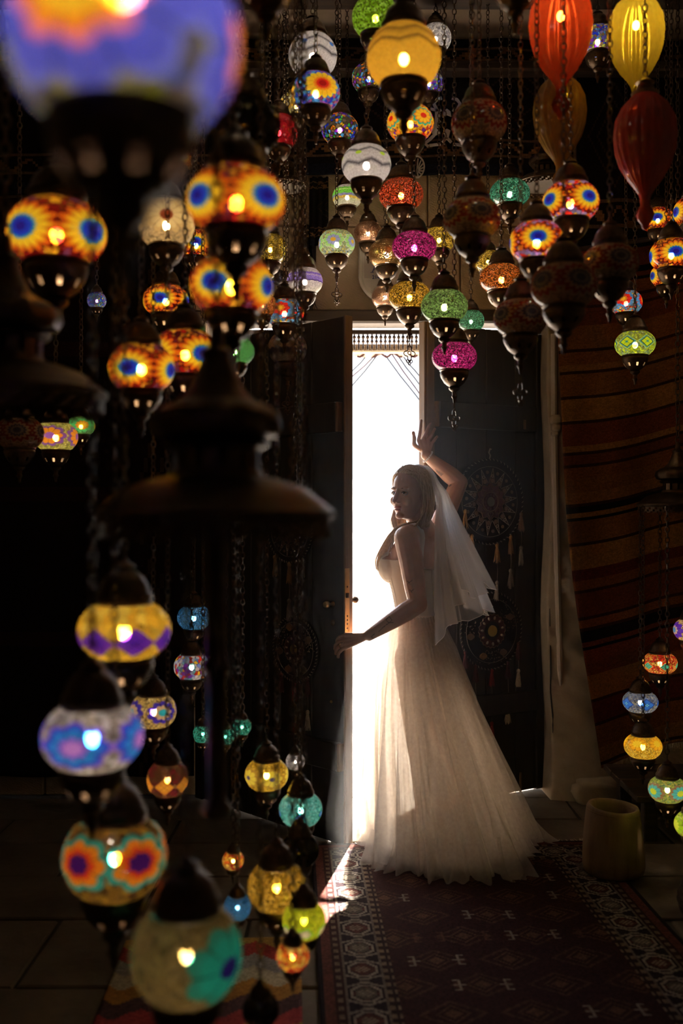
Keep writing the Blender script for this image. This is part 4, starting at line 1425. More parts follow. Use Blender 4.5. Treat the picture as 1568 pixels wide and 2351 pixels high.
# right hand flat on the right leaf, fingers spread upward, thumb round the edge
eR = Vector((RH[0] - RF[0], RH[1] - RF[1], 0)).normalized()
def hp_(px, py, dd):
    return P(px, py, dd)
kr = [hp_(961, 1011, 4.892), hp_(972, 1007, 4.893), hp_(983, 1011, 4.900), hp_(990, 1019, 4.908)]
tr_ = [hp_(967, 966, 4.905), hp_(988, 971, 4.930), hp_(998, 985, 4.936), hp_(1003, 1003, 4.940)]
for i in range(4):
    m1 = kr[i].lerp(tr_[i], .40) + Vector((.001, -.010, 0))
    m2 = kr[i].lerp(tr_[i], .72) + Vector((.0, -.008, 0))
    finger(body, [W_r.lerp(kr[i], .8), kr[i], m1, m2, tr_[i]], .0092 - .0008 * (i == 3), .0070)
    limb(body, [(W_r.lerp(kr[i], .1), .016), (W_r.lerp(kr[i], .6), .014), (kr[i], .0105)], 10)
finger(body, [W_r.lerp(kr[0], .35) + Vector((-.006, .006, 0)), hp_(952, 1022, 4.885), hp_(951, 1006, 4.895), hp_(949, 994, 4.905)], .0125, .0082)

def remeshed(mb, voxel, smooth_iter, name, factor=.5):
    me = mb.mesh(name, smooth=False)
    o = link(name + '_work', me)
    m = o.modifiers.new('r', 'REMESH')
    m.mode = 'VOXEL'
    m.voxel_size = voxel
    m.use_smooth_shade = True
    if smooth_iter:
        s = o.modifiers.new('s', 'SMOOTH')
        s.factor = factor
        s.iterations = smooth_iter
    dg = bpy.context.evaluated_depsgraph_get()
    out = bpy.data.meshes.new_from_object(o.evaluated_get(dg))
    bpy.data.objects.remove(o)
    out.name = name
    return out

bride = thing('person', 'bride in a white tulle gown and veil looking back over her shoulder', 'person', (COLM.x, COLM.y, 0))
inv = Matrix.Translation(-Vector((COLM.x, COLM.y, 0)))
bme = remeshed(body, .0030, 6, 'body')
nv = len(bme.vertices)
co = np.empty(nv * 3); bme.vertices.foreach_get('co', co); co = co.reshape(-1, 3)
# eye sockets and mouth line pressed into the face
loc = (co - np.array(HC)) @ np.array(MH)          # head coordinates (forward, left, up)
front = loc[:, 0] > .03
for s in (-1, 1):
    d2 = ((loc[:, 1] - s * .031) / .0145) ** 2 + ((loc[:, 2] - .0035) / .0095) ** 2
    push = .012 * np.exp(-d2) * front
    co -= push[:, None] * np.array(HF)
d2 = ((loc[:, 1]) / .020) ** 2 + ((loc[:, 2] + .0675) / .0022) ** 2
co -= (.004 * np.exp(-d2) * front)[:, None] * np.array(HF)
bme.vertices.foreach_set('co', (co - np.array((COLM.x, COLM.y, 0))).ravel())
bme.update()
bm = bmesh.new(); bm.from_mesh(bme)
vs_ = [bm.verts.new(inv @ Vector(v)) for v in DIG.v]
for f in DIG.f:
    nf_ = bm.faces.new([vs_[i] for i in f]); nf_.smooth = True
bm.to_mesh(bme); bm.free()

t = NT('skin')
cco = t.coord()
c = t.ramp(t.noise(14, 3, cco), [(.3, (.46, .25, .17)), (.7, (.58, .34, .24))])
M['skin'] = t.done(t.pbr(c, .45, 0, t.bump(t.noise(220, 2, cco), .08, .001), spec=.4, **{'Subsurface Weight': .12, 'Subsurface Radius': (.02, .007, .003)}))
M['lip'] = simple('lips', (.42, .13, .11), .35, 0, .1)
M['ink'] = simple('tattoo_ink', (.13, .09, .08), .6, 0, .2)
for m_ in ('skin', 'lip', 'ink'):
    bme.materials.append(M[m_])
body_o = link('body', bme, bride)

# tattoos: inked skin on the forearms and the left upper arm, each given as strokes on the arm it lies on
npoly = len(bme.polygons)
cen = np.empty(npoly * 3); bme.polygons.foreach_get('center', cen); cen = cen.reshape(-1, 3) + np.array((COLM.x, COLM.y, 0))
nor = np.empty(npoly * 3); bme.polygons.foreach_get('normal', nor); nor = nor.reshape(-1, 3)
mi = np.zeros(npoly, dtype=np.int32)
lc = (cen - np.array(HC)) @ np.array(MH)
mi[(np.abs(lc[:, 1]) < .021) & (lc[:, 2] < -.0555) & (lc[:, 2] > -.080) & (lc[:, 0] > .080)] = 1
def ink(strokes, depth0, depth1, wpx=1.6):
    vis = (nor[:, 1] < -.15) & (cen[:, 1] > depth0) & (cen[:, 1] < depth1)
    qx = 784 + cen[:, 0] / cen[:, 1] * F
    qy = 1175.5 - (cen[:, 2] - EYE) / cen[:, 1] * F
    for st in strokes:
        for (xa, ya), (xb, yb) in zip(st[:-1], st[1:]):
            dx, dy = xb - xa, yb - ya
            L2 = dx * dx + dy * dy + 1e-6
            tt = np.clip(((qx - xa) * dx + (qy - ya) * dy) / L2, 0, 1)
            dist = np.hypot(qx - xa - tt * dx, qy - ya - tt * dy)
            mi[vis & (dist < wpx)] = 2
def bird(x, y, s=1.0):
    return [[(x - 6 * s, y - 3 * s), (x, y), (x + 6 * s, y - 5 * s)], [(x, y), (x + 1 * s, y + 5 * s)], [(x - 3 * s, y + 2 * s), (x, y)]]
st = []
for q in ((940, 1337, 1.0), (945, 1357, .8), (918, 1340, .7), (931, 1363, .6)):
    st += bird(*q)
st += [[(912, 1318), (920, 1328), (923, 1334)], [(893, 1415), (886, 1423), (893, 1430), (900, 1424), (893, 1415)], [(893, 1430), (880, 1440), (870, 1450)], [(893, 1430), (902, 1429)],
       [(860, 1455), (852, 1462), (858, 1466)]]
ink(st, 4.25, 4.50, .85)
st2 = [[(1000 + 4 * i, 1077 + 3 * i), (1003 + 3 * i, 1083 + 3 * i), (1008 + 3 * i, 1082 + 2 * i)] for i in range(4)] + [[(1006, 1092), (1010, 1098)], [(1030, 1116), (1036, 1112)], [(1031, 1117), (1036, 1114)]]
ink(st2, 4.75, 4.95, .8)
bme.polygons.foreach_set('material_index', mi)
bme.update()

# eyes, lashes and brows
M['eyewhite'] = simple('eye_white', (.62, .58, .55), .15, 0, .03)
M['iris'] = simple('iris', (.10, .12, .12), .1, 0, .2, 200)
M['lash'] = simple('lash', (.03, .02, .018), .7)
M['brow'] = simple('brow_hair', (.20, .13, .08), .7)
for s in (-1, 1):
    ec = hd(.0675, s * .031, .0035)
    look = (HF * .82 + Vector((-.15, -.95, -.02)) * .4).normalized()
    e = obj('eye', MB().ball(inv @ ec, .0128, 20, 14), M['eyewhite'], body_o, sharp=None)
    b = MB()
    r3 = look.to_track_quat('Z', 'Y').to_matrix()
    b.lathe([(.0060, .0112), (.0045, .0123), (.001, .0131)], 16, cap=(False, True))
    b.v = [tuple(inv @ (ec + r3 @ Vector(v))) for v in b.v]
    obj('iris', b, M['iris'], body_o)
    b = MB()
    pts, pb = [], []
    for i in range(9):
        a = (i / 8 - .5) * 2
        pts.append(inv @ hd(.0815 - .006 * a * a, s * .031 + .0155 * a, .0035 + .0062 * (1 - a * a) - .0012 * a * s * -1))
        pb.append(inv @ hd(.0835 - .007 * a * a - .009 * max(0, a * s), s * .030 + .019 * a, .0225 + .004 * (1 - a * a)))
    b.tube(pts, [.0008, .0012, .0015, .0017, .0018, .0018, .0019, .0017, .0010], 5)
    for i in range(1, 9):
        b.tube([pts[i], pts[i] + HF * .006 + UP * .002, pts[i] + HF * .009 + UP * .005], [.0005, .0004, .0002], 3)
    obj('lashes', b, M['lash'], body_o)
    obj('eyebrow', MB().tube(pb, [.0008, .0017, .0021, .0022, .0021, .0019, .0016, .0012, .0006], 5), M['brow'], body_o)
    lo = [inv @ hd(.0800 - .006 * a * a, s * .031 + .014 * a, .0035 - .0052 * (1 - a * a)) for a in [(i / 6 - .5) * 2 for i in range(7)]]
    obj('lower_lid', MB().tube(lo, .0016, 5), M['skin'], body_o)
    up = [inv @ hd(.0795 - .006 * a * a, s * .031 + .0165 * a, .0035 + .0092 * (1 - a * a)) for a in [(i / 6 - .5) * 2 for i in range(7)]]
    obj('upper_lid', MB().tube(up, .0030, 6), M['skin'], body_o)

# nails of the left hand
M['nail'] = simple('nail', (.55, .34, .28), .25, 0, .05)
for i in range(4):
    d_ = (tip[i] - mid2[i]).normalized()
    obj('nail', MB().ball(inv @ (tip[i] + nL * .0052 + d_ * .001), (.006, .0045, .0022), 10, 6, Matrix((d_, UP, nL)).transposed()), M['nail'], body_o)
for i in range(4):
    d_ = (tr_[i] - kr[i]).normalized()
    side = d_.cross(Vector((0, -1, 0))).normalized()
    obj('nail', MB().ball(inv @ (tr_[i] + Vector((0, -.0052, 0)) + d_ * .001), (.006, .0043, .0022), 10, 6, Matrix((d_, side, d_.cross(side))).transposed()), M['nail'], body_o)

# ------------------------------------------------------------------ hair
t = NT('blonde_hair')
v = t.mapv(t.coord(), (160, 160, 6))
c = t.ramp(t.noise(1, 3, v), [(.3, (.46, .30, .15)), (.7, (.80, .62, .38))])
hs = t.pbr(c, .38, 0, spec=.5)
M['hair'] = t.done(t.shmix(.25, hs, t.shader('Translucent', c)))
hair = MB()
# the cap of hair over the skull, open over the face
HRC = Vector((-.012, 0, .036))
HRR = Vector((.110, .088, .097))
def hcap(u, v):
    az = (u - .5) * 2 * PI                    # 0 = back of the head, around to the forehead
    q = abs(az) / PI
    lim = R(np.interp(q, [0, .45, .56, .66, .80, 1], [-52, -48, -22, 18, 36, 40]))
    el = R(90) + (lim - R(90)) * v
    w = 1 + .010 * math.sin(az * 16 + 3 * math.sin(v * 5))
    f = -math.cos(az) * math.cos(el) * HRR.x
    l = math.sin(az) * math.cos(el) * HRR.y
    return inv @ hd(HRC.x + f * w, l * w, HRC.z + math.sin(el) * HRR.z * w)
hair.grid(hcap, 120, 34, True)
# locks: head coordinates (forward, left, up)
guides = []
for i in range(26):       # near side: from the parting over the temple, behind the cheek, to the shoulder
    q = i / 25
    f0 = .064 - .125 * q
    u0 = HRC.z + (HRR.z + .002) * math.sqrt(max(.05, 1 - ((f0 - HRC.x) / HRR.x) ** 2))
    guides.append([(f0, -.010, u0), (.052 - .112 * q, .042, u0 - .014), (.031 - .09 * q, .076, .080), (.008 - .07 * q, .090, .022), (-.004 - .05 * q, .094, -.040),
                   (.000 - .04 * q, .092, -.100), (.020 - .05 * q, .084 + .010 * math.sin(i), -.146)])
for i in range(14):       # far side
    q = i / 13
    f0 = .064 - .12 * q
    u0 = HRC.z + (HRR.z + .002) * math.sqrt(max(.05, 1 - ((f0 - HRC.x) / HRR.x) ** 2))
    guides.append([(f0, -.012, u0), (.050 - .11 * q, -.052, u0 - .022), (.026 - .09 * q, -.082, .06), (.008 - .08 * q, -.088, -.01), (.006 - .06 * q, -.084, -.08), (.012 - .06 * q, -.07, -.145)])
for g in guides:
    for r_ in range(11):
        j = [Vector((random.gauss(0, .0036), random.gauss(0, .0036), random.gauss(0, .003))) for _ in g]
        pts = crom([inv @ (hd(*p) + jj * (.5 + .8 * n_ / len(g))) for n_, (p, jj) in enumerate(zip(g, j))], 5)
        n_ = len(pts)
        hair.tube(pts, [.0026 * (1 - .65 * (k_ / (n_ - 1)) ** 2) + .0003 for k_ in range(n_)], 5)
# locks that curl forward under the jaw on the near side, and behind the jaw on the far side
for i in range(60):
    q = random.random()
    w_ = random.gauss(0, .004)
    g = [(.036 - .03 * q, .078, .078), (.022 - .03 * q, .090, .030), (.016 - .02 * q, .093, -.030), (.020 - .02 * q, .090 + w_, -.080), (.032 - .02 * q, .082 + w_, -.120), (.052 - .03 * q, .068 + w_, -.150 + .01 * q), (.066 - .03 * q, .055 + w_, -.166)]
    pts = crom([inv @ hd(a_ + w_, b_, c_ + w_ * .5) for a_, b_, c_ in g], 5)
    n_ = len(pts)
    hair.tube(pts, [.0023 * (1 - .7 * (k_ / (n_ - 1)) ** 2) + .0002 for k_ in range(n_)], 4)
for i in range(36):
    q = random.random()
    w_ = random.gauss(0, .006)
    g = [(.0, -.084, -.04), (.012 + .02 * q, -.080, -.085), (.030 + .02 * q, -.062 + w_, -.125), (.040 + .02 * q, -.040 + w_, -.158), (.038 + .02 * q, -.020 + w_, -.185)]
    pts = crom([inv @ hd(a_, b_, c_) for a_, b_, c_ in g], 5)
    n_ = len(pts)
    hair.tube(pts, [.0022 * (1 - .7 * (k_ / (n_ - 1)) ** 2) + .0002 for k_ in range(n_)], 4)
# the long length drawn forward over her left shoulder, down the chest
for i in range(64):
    q = random.random()
    sp_ = random.gauss(0, .012)
    g = [hd(.0 + .05 * q - .03, .085, -.06), hd(.03 * q, .082, -.115), tb(.030 + .02 * q, .095 + sp_, 1.412 + .012 * q), tb(.066 + .02 * q, .118 + sp_ * .8, 1.385 + .01 * q), tb(.108 + .012 * q, .116 + sp_, 1.325 + sp_),
         tb(.150 + .010 * q + sp_ * .5, .104 + sp_, 1.265), tb(.158 + .012 * q, .100 + sp_ * 1.3, 1.20 + .02 * q)]
    pts = crom([inv @ p for p in g], 6)
    n_ = len(pts)
    hair.tube(pts, [.0021 * (1 - .6 * (k_ / (n_ - 1)) ** 2) + .0003 for k_ in range(n_)], 4)
obj('hair', hair, M['hair'], bride, sharp=None)

# ------------------------------------------------------------------ gown
def m_cloth(name, col, opacity, translucent=.6, weave=900, rough=.9):
    t = NT(name)
    df = t.shader('Diffuse', col)
    tr = t.shader('Translucent', col)
    sh = t.shmix(translucent, df, tr)
    if opacity < 1:
        n = t.noise(60, 3, t.coord())
        op = t.math('MULTIPLY', t.math('ADD', t.math('MULTIPLY', n, .5), .75), opacity)
        sh = t.shmix(op if weave else opacity, t.shader('Transparent', (1, 1, 1)), sh)
    return t.done(sh)
M['bodice'] = m_cloth('gown_satin', (.80, .74, .66), 1.0, .35)
M['lining'] = m_cloth('gown_lining', (.84, .76, .67), .70, .66)
M['tulle'] = m_cloth('gown_tulle', (.90, .84, .77), .36, .55)
M['tulle2'] = m_cloth('gown_tulle_inner', (.88, .80, .71), .48, .6)
M['veil'] = m_cloth('veil_tulle', (.94, .92, .91), .36, .40, 0)
M['veiledge'] = m_cloth('veil_edge', (.92, .90, .88), .85, .5)

bod = MB()
torso(bod, .010, 48, .94, 1.41)
bust(bod, .008)
def torso_fl(l, z, side, grow):
    """point on the torso at lateral offset l, on the front (side=1) or back (side=-1)"""
    for (r0, r1) in zip(RINGS[:-1], RINGS[1:]):
        if r0[0] <= z <= r1[0]:
            u = (z - r0[0]) / (r1[0] - r0[0])
            o, hf, hl = (r0[i] + (r1[i] - r0[i]) * u for i in (1, 2, 3))
            return tb(o + side * (hf * math.sqrt(max(.02, 1 - (l / hl) ** 2)) + grow), l, z)
for s in (-1, 1):      # straps over the shoulders
    pts = [torso_fl(s * .085, 1.22, -1, .008), torso_fl(s * .092, 1.27, -1, .006), torso_fl(s * .098, 1.33, -1, .006), torso_fl(s * .100, 1.375, -1, .012)]
    pts += [tb(.0, s * .100, 1.425)] + [torso_fl(s * .098, 1.375, 1, .012), torso_fl(s * .094, 1.31, 1, .012), torso_fl(s * .085, 1.25, 1, .012)]
    bod.tube(crom(pts, 6), .010, 8)
bo = remeshed(bod, .0036, 3, 'bodice')
bm = bmesh.new(); bm.from_mesh(bo)
dead = []
for f in bm.faces:
    p = f.calc_center_median()
    q = p - COLM
    fw, lw, z = q.dot(FW), q.dot(LW), p.z
    edge = 1.215 + .62 * max(0, abs(lw) - .055) ** 1.0 if fw < .03 else 1.275 + .25 * max(0, abs(lw) - .06)
    edge = min(edge, 1.262) if abs(lw) > .118 else edge
    onstrap = .082 < abs(lw) < .122 and z > 1.20
    if z < .985 or (z > edge and not onstrap):
        dead.append(f)
bmesh.ops.delete(bm, geom=dead, context='FACES')
for _ in range(3):
    bv = [v for v in bm.verts if v.is_boundary]
    bmesh.ops.smooth_vert(bm, verts=bv, factor=.5, use_axis_x=True, use_axis_y=True, use_axis_z=True)
bmesh.ops.translate(bm, verts=bm.verts, vec=-Vector((COLM.x, COLM.y, 0)))
bm.to_mesh(bo); bm.free()
bo.materials.append(M['bodice'])
bodice = link('bodice', bo, bride)
sm = bodice.modifiers.new('thick', 'SOLIDIFY'); sm.thickness = .002; sm.offset = 1
# corset bones and the ruched front panel
def torso_pt(a, z, grow):
    for (r0, r1) in zip(RINGS[:-1], RINGS[1:]):
        if r0[0] <= z <= r1[0]:
            u = (z - r0[0]) / (r1[0] - r0[0])
            o, hf, hl = (r0[i] + (r1[i] - r0[i]) * u for i in (1, 2, 3))
            return tb(o + (hf + grow) * math.cos(a), (hl + grow) * math.sin(a), z)
for adeg in (62, 100, 128, 150, 172, 195):
    pts = [inv @ torso_pt(R(adeg), .97 + (1.21 - .97) * i / 10, .0125) for i in range(11)]
    obj('corset_bone', MB().tube(pts, .0022, 5), M['bodice'], bodice)
for i in range(13):
    z = 1.03 + i * .0165
    pts = [inv @ torso_pt(R(adeg), z + .02 * math.cos(R(adeg)), .0125 + (.004 if z > 1.13 else 0)) for adeg in range(38, 62, 4)]
    obj('ruching', MB().tube(pts, [.0004] + [.0016] * (len(pts) - 2) + [.0004], 5), M['bodice'], bodice)

def lerp(a, b, u):
    return a + (b - a) * u
def skirt_fn(scale, seed, zh, amp, ragged, nf=(9, 17, 31, 53), zw=1.0):
    rr = np.random.default_rng(seed)
    ph = rr.uniform(0, 6.28, 8)
    am = (1.0, .62, .34, .16)
    Cw = Vector((.357, 4.667)); Ch = Vector((.470, 4.475))
    def fn(u, v):
        a = 2 * PI * u
        s = v
        ex = 1.18 if math.cos(a) < 0 else 1.18 - .60 * math.cos(a)
        fl = s ** ex
        c = Cw.lerp(Ch, s ** 1.25)
        # half axes at waist and hem
        hip = min(1.0, s / .16)
        rf, rl = .099 + .022 * hip, .131 + .034 * hip
        wx = FW * (rf * math.cos(a)) + LW * (rl * math.sin(a))
        hx, hy = .345, .505
        # the hem outline in world axes, matched by direction
        dirv = FW * math.cos(a) + LW * math.sin(a)
        hr_ = Vector((dirv.x * hx, dirv.y * (hy if dirv.y < 0 else .43), 0))
        fold = 0
        for i in range(4):
            w_ = math.sin(nf[i] * a + ph[i] + 1.3 * math.sin(s * 2.4 + ph[i + 4]))
            fold += am[i] * (math.copysign(abs(w_) ** .7, w_) if i < 2 else w_)
        k = 1 + amp * fold * (.12 + .88 * s) + .10 * math.sin(s * PI) * (.35 if s < .4 else .2)
        p = wx.lerp(hr_, fl) * scale * (1 + (k - 1))
        if s < .06:
            p = p * (1 + .02 * math.sin(46 * a))
        hem = zh + (ragged * (.5 + .5 * math.sin(13 * a + ph[1])) * (.5 + .5 * math.sin(29 * a + ph[2])) if ragged else 0)
        z = lerp(zw, hem, s)
        return (c.x + p.x - COLM.x, c.y + p.y - COLM.y, z)
    return fn
skirt = obj('skirt', MB().grid(skirt_fn(.82, 3, .03, .05, 0), 300, 60, True), M['lining'], bride, sharp=None)
obj('tulle_layer', MB().grid(skirt_fn(.93, 5, .026, .10, .02), 420, 64, True), M['tulle2'], skirt, sharp=None)
obj('tulle_layer', MB().grid(skirt_fn(1.0, 8, .021, .12, .03, (7, 15, 27, 61)), 420, 64, True), M['tulle'], skirt, sharp=None)
obj('tulle_layer', MB().grid(skirt_fn(1.03, 21, .020, .13, .05, (8, 13, 35, 47)), 420, 64, True), M['tulle'], skirt, sharp=None)
# loose folds of tulle lying on the floor at the hem
hf_ = skirt_fn(1.02, 21, .020, .13, 0, (8, 13, 35, 47))
b = MB()
for i in range(34):
    u = i / 34 + random.uniform(-.008, .008)
    base = Vector(hf_(u % 1, 1.0))
    up_ = Vector(hf_((u + .01) % 1, .86))
    out = Vector((base.x - .1, base.y + .18, 0)).normalized()
    if base.y > .12:
        continue
    w = random.uniform(.03, .06)
    side = out.cross(UP)
    ext = random.uniform(.015, .07)
    tipz = .0185 + random.uniform(0, .008)
    def pet(uu, vv, base=base, up_=up_, out=out, side=side, w=w, ext=ext, tz=tipz, ph=random.uniform(0, 6)):
        p = up_.lerp(base + out * ext, vv)
        p = p + side * (uu - .5) * 2 * w * (.35 + .75 * math.sin(vv * PI * .62 + .25)) + out * .018 * math.sin(uu * 9 + ph) * vv
        p.z = max(tz, p.z * (1 - vv) + tz * vv + .02 * math.sin(uu * 7 + ph) * math.sin(vv * PI))
        return p
    b.grid(pet, 10, 10)
obj('hem_ruffle', b, M['tulle'], skirt, sharp=None)
wb_ = [inv @ torso_pt(2 * PI * i / 48, 1.0, .0125) for i in range(48)]
obj('waist_seam', MB().tube(wb_, .0045, 6, closed=True), M['bodice'], skirt)

# ------------------------------------------------------------------ veil
KV = hd(-.058, 0, .131)                         # where the comb holds it
def veil_fn(seed, length, spread, fold, lift):
    rr = np.random.default_rng(seed)
    ph = rr.uniform(0, 6.28, 6)
    back = -FW
    def fn(u, v):
        a = lerp(-1.0, 1.0, u)                   # -1 = near side by her left shoulder blade, 1 = far side
        lat = LW * -a
        s = v
        top = KV + HL_ * (-a * .040) - HF * (.010 * (1 - a * a)) + UP * (.004 - .016 * a * a)
        ease = s ** .8
        w = spread * ease
        outb = .215 * s ** 1.25 * (1 - .50 * a * a) * lift + .085 * math.sin(min(1.0, s * 4) * PI / 2)
        fo = fold * s ** .7 * (math.sin(4.0 * a * PI + ph[0]) + .5 * math.sin(9 * a * PI + ph[1] + s * 1.3) + .25 * math.sin(17 * a * PI + ph[2]))
        drop = length * (1 - .13 * (1 - a * a) - .06 * max(0, a)) * s + (.022 * math.sin(3.3 * a * PI + ph[3]) + .012 * math.sin(7 * a * PI + ph[4])) * s ** 2
        arch = .030 * math.sin(min(1, s * 7) * PI)
        p = top + back * (outb + fo * .8) + lat * (w + fo * .45) + UP * (arch - drop)
        # lie outside the hair
        q = p - HC
        q = Vector((q.dot(HF), q.dot(HL_), q.dot(UP))) - HRC
        e = Vector((q.x / (HRR.x + .010), q.y / (HRR.y + .018), q.z / (HRR.z + .008)))
        if e.length < 1.0:
            e.normalize()
            q = HRC + Vector((e.x * (HRR.x + .010), e.y * (HRR.y + .018), e.z * (HRR.z + .008)))
            p = hd(*q)
        return inv @ p
    return fn
vf1 = veil_fn(4, .75, .34, .046, 1.0)
vf2 = veil_fn(9, .64, .29, .040, 1.08)
veil = obj('veil', MB().grid(vf1, 160, 70), M['veil'], bride, sharp=None)
obj('veil_edge', MB().tube([vf1(i / 160, 1) for i in range(161)], .0016, 4), M['veiledge'], veil)
v2 = obj('upper_layer', MB().grid(vf2, 160, 60), M['veil'], veil, sharp=None)
obj('veil_edge', MB().tube([vf2(i / 160, 1) for i in range(161)], .0015, 4), M['veiledge'], veil)
b = MB()
for i in range(15):
    a = (i / 14 - .5) * 2
    b.ball(inv @ (KV + HL_ * (-a * .042) + HF * .006 + UP * (.004 - .016 * a * a)), .0062, 8, 6)
obj('veil_comb', b, M['veiledge'], veil)

# ------------------------------------------------------------------ jewellery
M['pearl'] = simple('pearl', (.85, .80, .74), .18, 0, .03)
M['gold'] = simple('gold', (.9, .68, .35), .18, 1.0, .05)
ax = (W_r - E_r).normalized()
bc = W_r - ax * .012
u_ = ax.orthogonal().normalized(); w_ = ax.cross(u_)
br = link('bracelet', None, bride, inv @ bc)
pm = MB().ball((0, 0, 0), .0047, 10, 8).mesh('pearl', sharp=None, mat=M['pearl'])
for i in range(22):
    a = 2 * PI * i / 22
    link('pearl', pm, br, (u_ * math.cos(a) + w_ * math.sin(a)) * .0315)
rp, rd = RING_AT
u_ = rd.orthogonal().normalized(); w_ = rd.cross(u_)
obj('wedding_ring', MB().tube([inv @ (rp + (u_ * math.cos(2 * PI * i / 24) + w_ * math.sin(2 * PI * i / 24)) * .0096) for i in range(24)], .0017, 6, closed=True), M['gold'], bride)
# ================================================================== RUGS AND TEXTILES
def m_attr(name, rough=.95, bump=.4):
    t = NT(name)
    a = t.n('Attribute', attribute_name='Col')
    n = t.noise(160, 3, t.coord())
    c = t.mix(1.0, a.outputs['Color'], t.ramp(n, [(.3, (.62, .62, .62)), (.7, (1.15, 1.15, 1.15))]), 'MULTIPLY')
    return t.done(t.pbr(c, rough, 0, t.bump(n, bump, .003), spec=.1))
M['pile'] = m_attr('rug_pile')
M['weave'] = m_attr('flat_weave')
M['fringe'] = simple('cotton_fringe', (.55, .46, .34), .95)

def colour_grid(name, fn, img, mat, parent=None, thick=None, **kw):
    """grid of knots: fn(u, v) gives positions, img[v, u] the colour of each knot"""
    nvv, nuu = img.shape[:2]
    m = MB()
    m.grid(fn, nuu, nvv)
    me = m.mesh(name, smooth=True, sharp=None, mat=mat)
    at = me.color_attributes.new('Col', 'FLOAT_COLOR', 'CORNER')
    arr = np.ones((nvv * nuu, 4, 4), dtype=np.float32)
    arr[:, :, :3] = img.reshape(-1, 1, 3)
    at.data.foreach_set('color', arr.ravel())
    o = link(name, me, parent, **kw)
    if thick:
        md = o.modifiers.new('thick', 'SOLIDIFY'); md.thickness = thick; md.offset = -1
    return o

# main rug: drawn knot by knot
K = .008
RWN, RLN = 156, 540
dk, rd_, br_, cr_, gy_, bl_ = (.022, .012, .014), (.10, .022, .016), (.16, .075, .04), (.42, .33, .24), (.26, .22, .18), (.02, .02, .04)
img = np.zeros((RLN, RWN, 3), dtype=np.float32)
img[:] = (.060, .018, .016)
ii, jj = np.mgrid[0:RLN, 0:RWN]
rj = np.minimum(jj, RWN - 1 - jj)           # distance from the long edges
ri = np.minimum(ii, RLN - 1 - ii)
rb = np.minimum(rj, ri)
along = np.where(rj <= ri, ii, jj)
def put(mask, c):
    img[mask] = c
# field: staggered diamonds with hooks
fx, fy = 30, 44
cxj, cyi = (jj - RWN // 2 + 15 + 3000), ii
row = cyi // (fy // 2)
xx = (cxj + (row % 2) * (fx // 2)) % fx - fx // 2
yy = cyi % (fy // 2) - fy // 4
dm = np.abs(xx) * 1.0 + np.abs(yy) * 1.3
put((dm < 13) & (dm >= 11), (.12, .05, .03))
put((dm < 8) & ((np.abs(xx) + np.abs(yy)) % 3 == 0), br_)
put((dm < 3), br_)
h1 = (np.abs(np.abs(xx) - 9) < 1) & (np.abs(yy) < 5)
h2 = (np.abs(yy) == 0) & (np.abs(np.abs(xx) - 9) < 3)
h3 = (np.abs(np.abs(yy) - 4) == 0) & (np.abs(np.abs(xx) - 10) < 2)
sel = ((row * 7 + (cxj + (row % 2) * 15) // fx * 5) % 3) == 0
put((h1 | h2 | h3) & sel, (.34, .27, .20))
put((h1 | h2 | h3) & ~sel & ((row % 4) == 1), (.15, .06, .035))
# borders
put(rb < 30, (.045, .018, .016))
put(rb < 2, dk)
put((rb >= 2) & (rb < 6), (.16, .05, .035))
put((rb >= 6) & (rb < 10), np.array((.06, .02, .018)))
put((rb >= 6) & (rb < 10) & ((along // 3) % 2 == 0) & (rb % 3 != 0), (.26, .18, .12))
put((rb == 10) | (rb == 25), (.22, .17, .13))
put((rb > 10) & (rb < 25), (.035, .018, .022))
per = 20
q = along % per - per // 2
w_b = np.abs(rb - 17.5)
oct_ = np.maximum(np.maximum(w_b, np.abs(q) * .9), (w_b + np.abs(q)) * .72)
put((rb > 10) & (rb < 25) & (oct_ < 6.2) & (oct_ >= 5), (.40, .33, .26))
put((rb > 10) & (rb < 25) & (oct_ < 4.6), np.array((.13, .045, .035)))
put((rb > 10) & (rb < 25) & (oct_ < 4.0) & ((along // per) % 2 == 0), np.array((.16, .13, .10)))
put((rb > 10) & (rb < 25) & (oct_ < 2.6) & ((rb + along) % 2 == 0), cr_)
put((rb > 10) & (rb < 25) & (np.abs(np.abs(q) - 9 + w_b * .55) < .9) & (oct_ > 6.5), (.34, .28, .22))
put((rb >= 26) & (rb < 30) & ((along // 3) % 2 == 0) & (rb % 3 != 1), (.28, .19, .12))
img *= rng.uniform(.5, .85, img.shape[:2])[:, :, None]
RO = Vector((-.135, 4.37, 0))
ra_ = R(2.8)
rx, ry = Vector((math.cos(ra_), math.sin(ra_), 0)), Vector((math.sin(ra_), -math.cos(ra_), 0))
def rug_fn(u, v):
    p = rx * (u * RWN * K) + ry * (v * RLN * K)
    p.z = .0125 + .0015 * math.sin(p.y * 9 + p.x * 4) + .0015 * math.sin(p.x * 14)
    return p
rug = colour_grid('rug', rug_fn, img, M['pile'], None, .009, loc=RO)
tag(rug, 'dark red knotted rug with hooked diamonds and octagon border under the bride', 'rug')
b = MB()
for i in range(210):
    u = (i + random.random()) / 210
    p = rx * (u * RWN * K) + Vector((0, 0, .008))
    L = random.uniform(.03, .075)
    sx = random.uniform(-.02, .02)
    q = p - ry * L * .5 + rx * sx * .4 + Vector((0, 0, -.001))
    e = p - ry * L + rx * sx + Vector((0, 0, -.003))
    b.tube([p, q, e], [.0026, .0022, .0008], 4)
fr_ = obj('fringe', b, M['fringe'], rug, sharp=None)
fr_['kind'] = 'stuff'

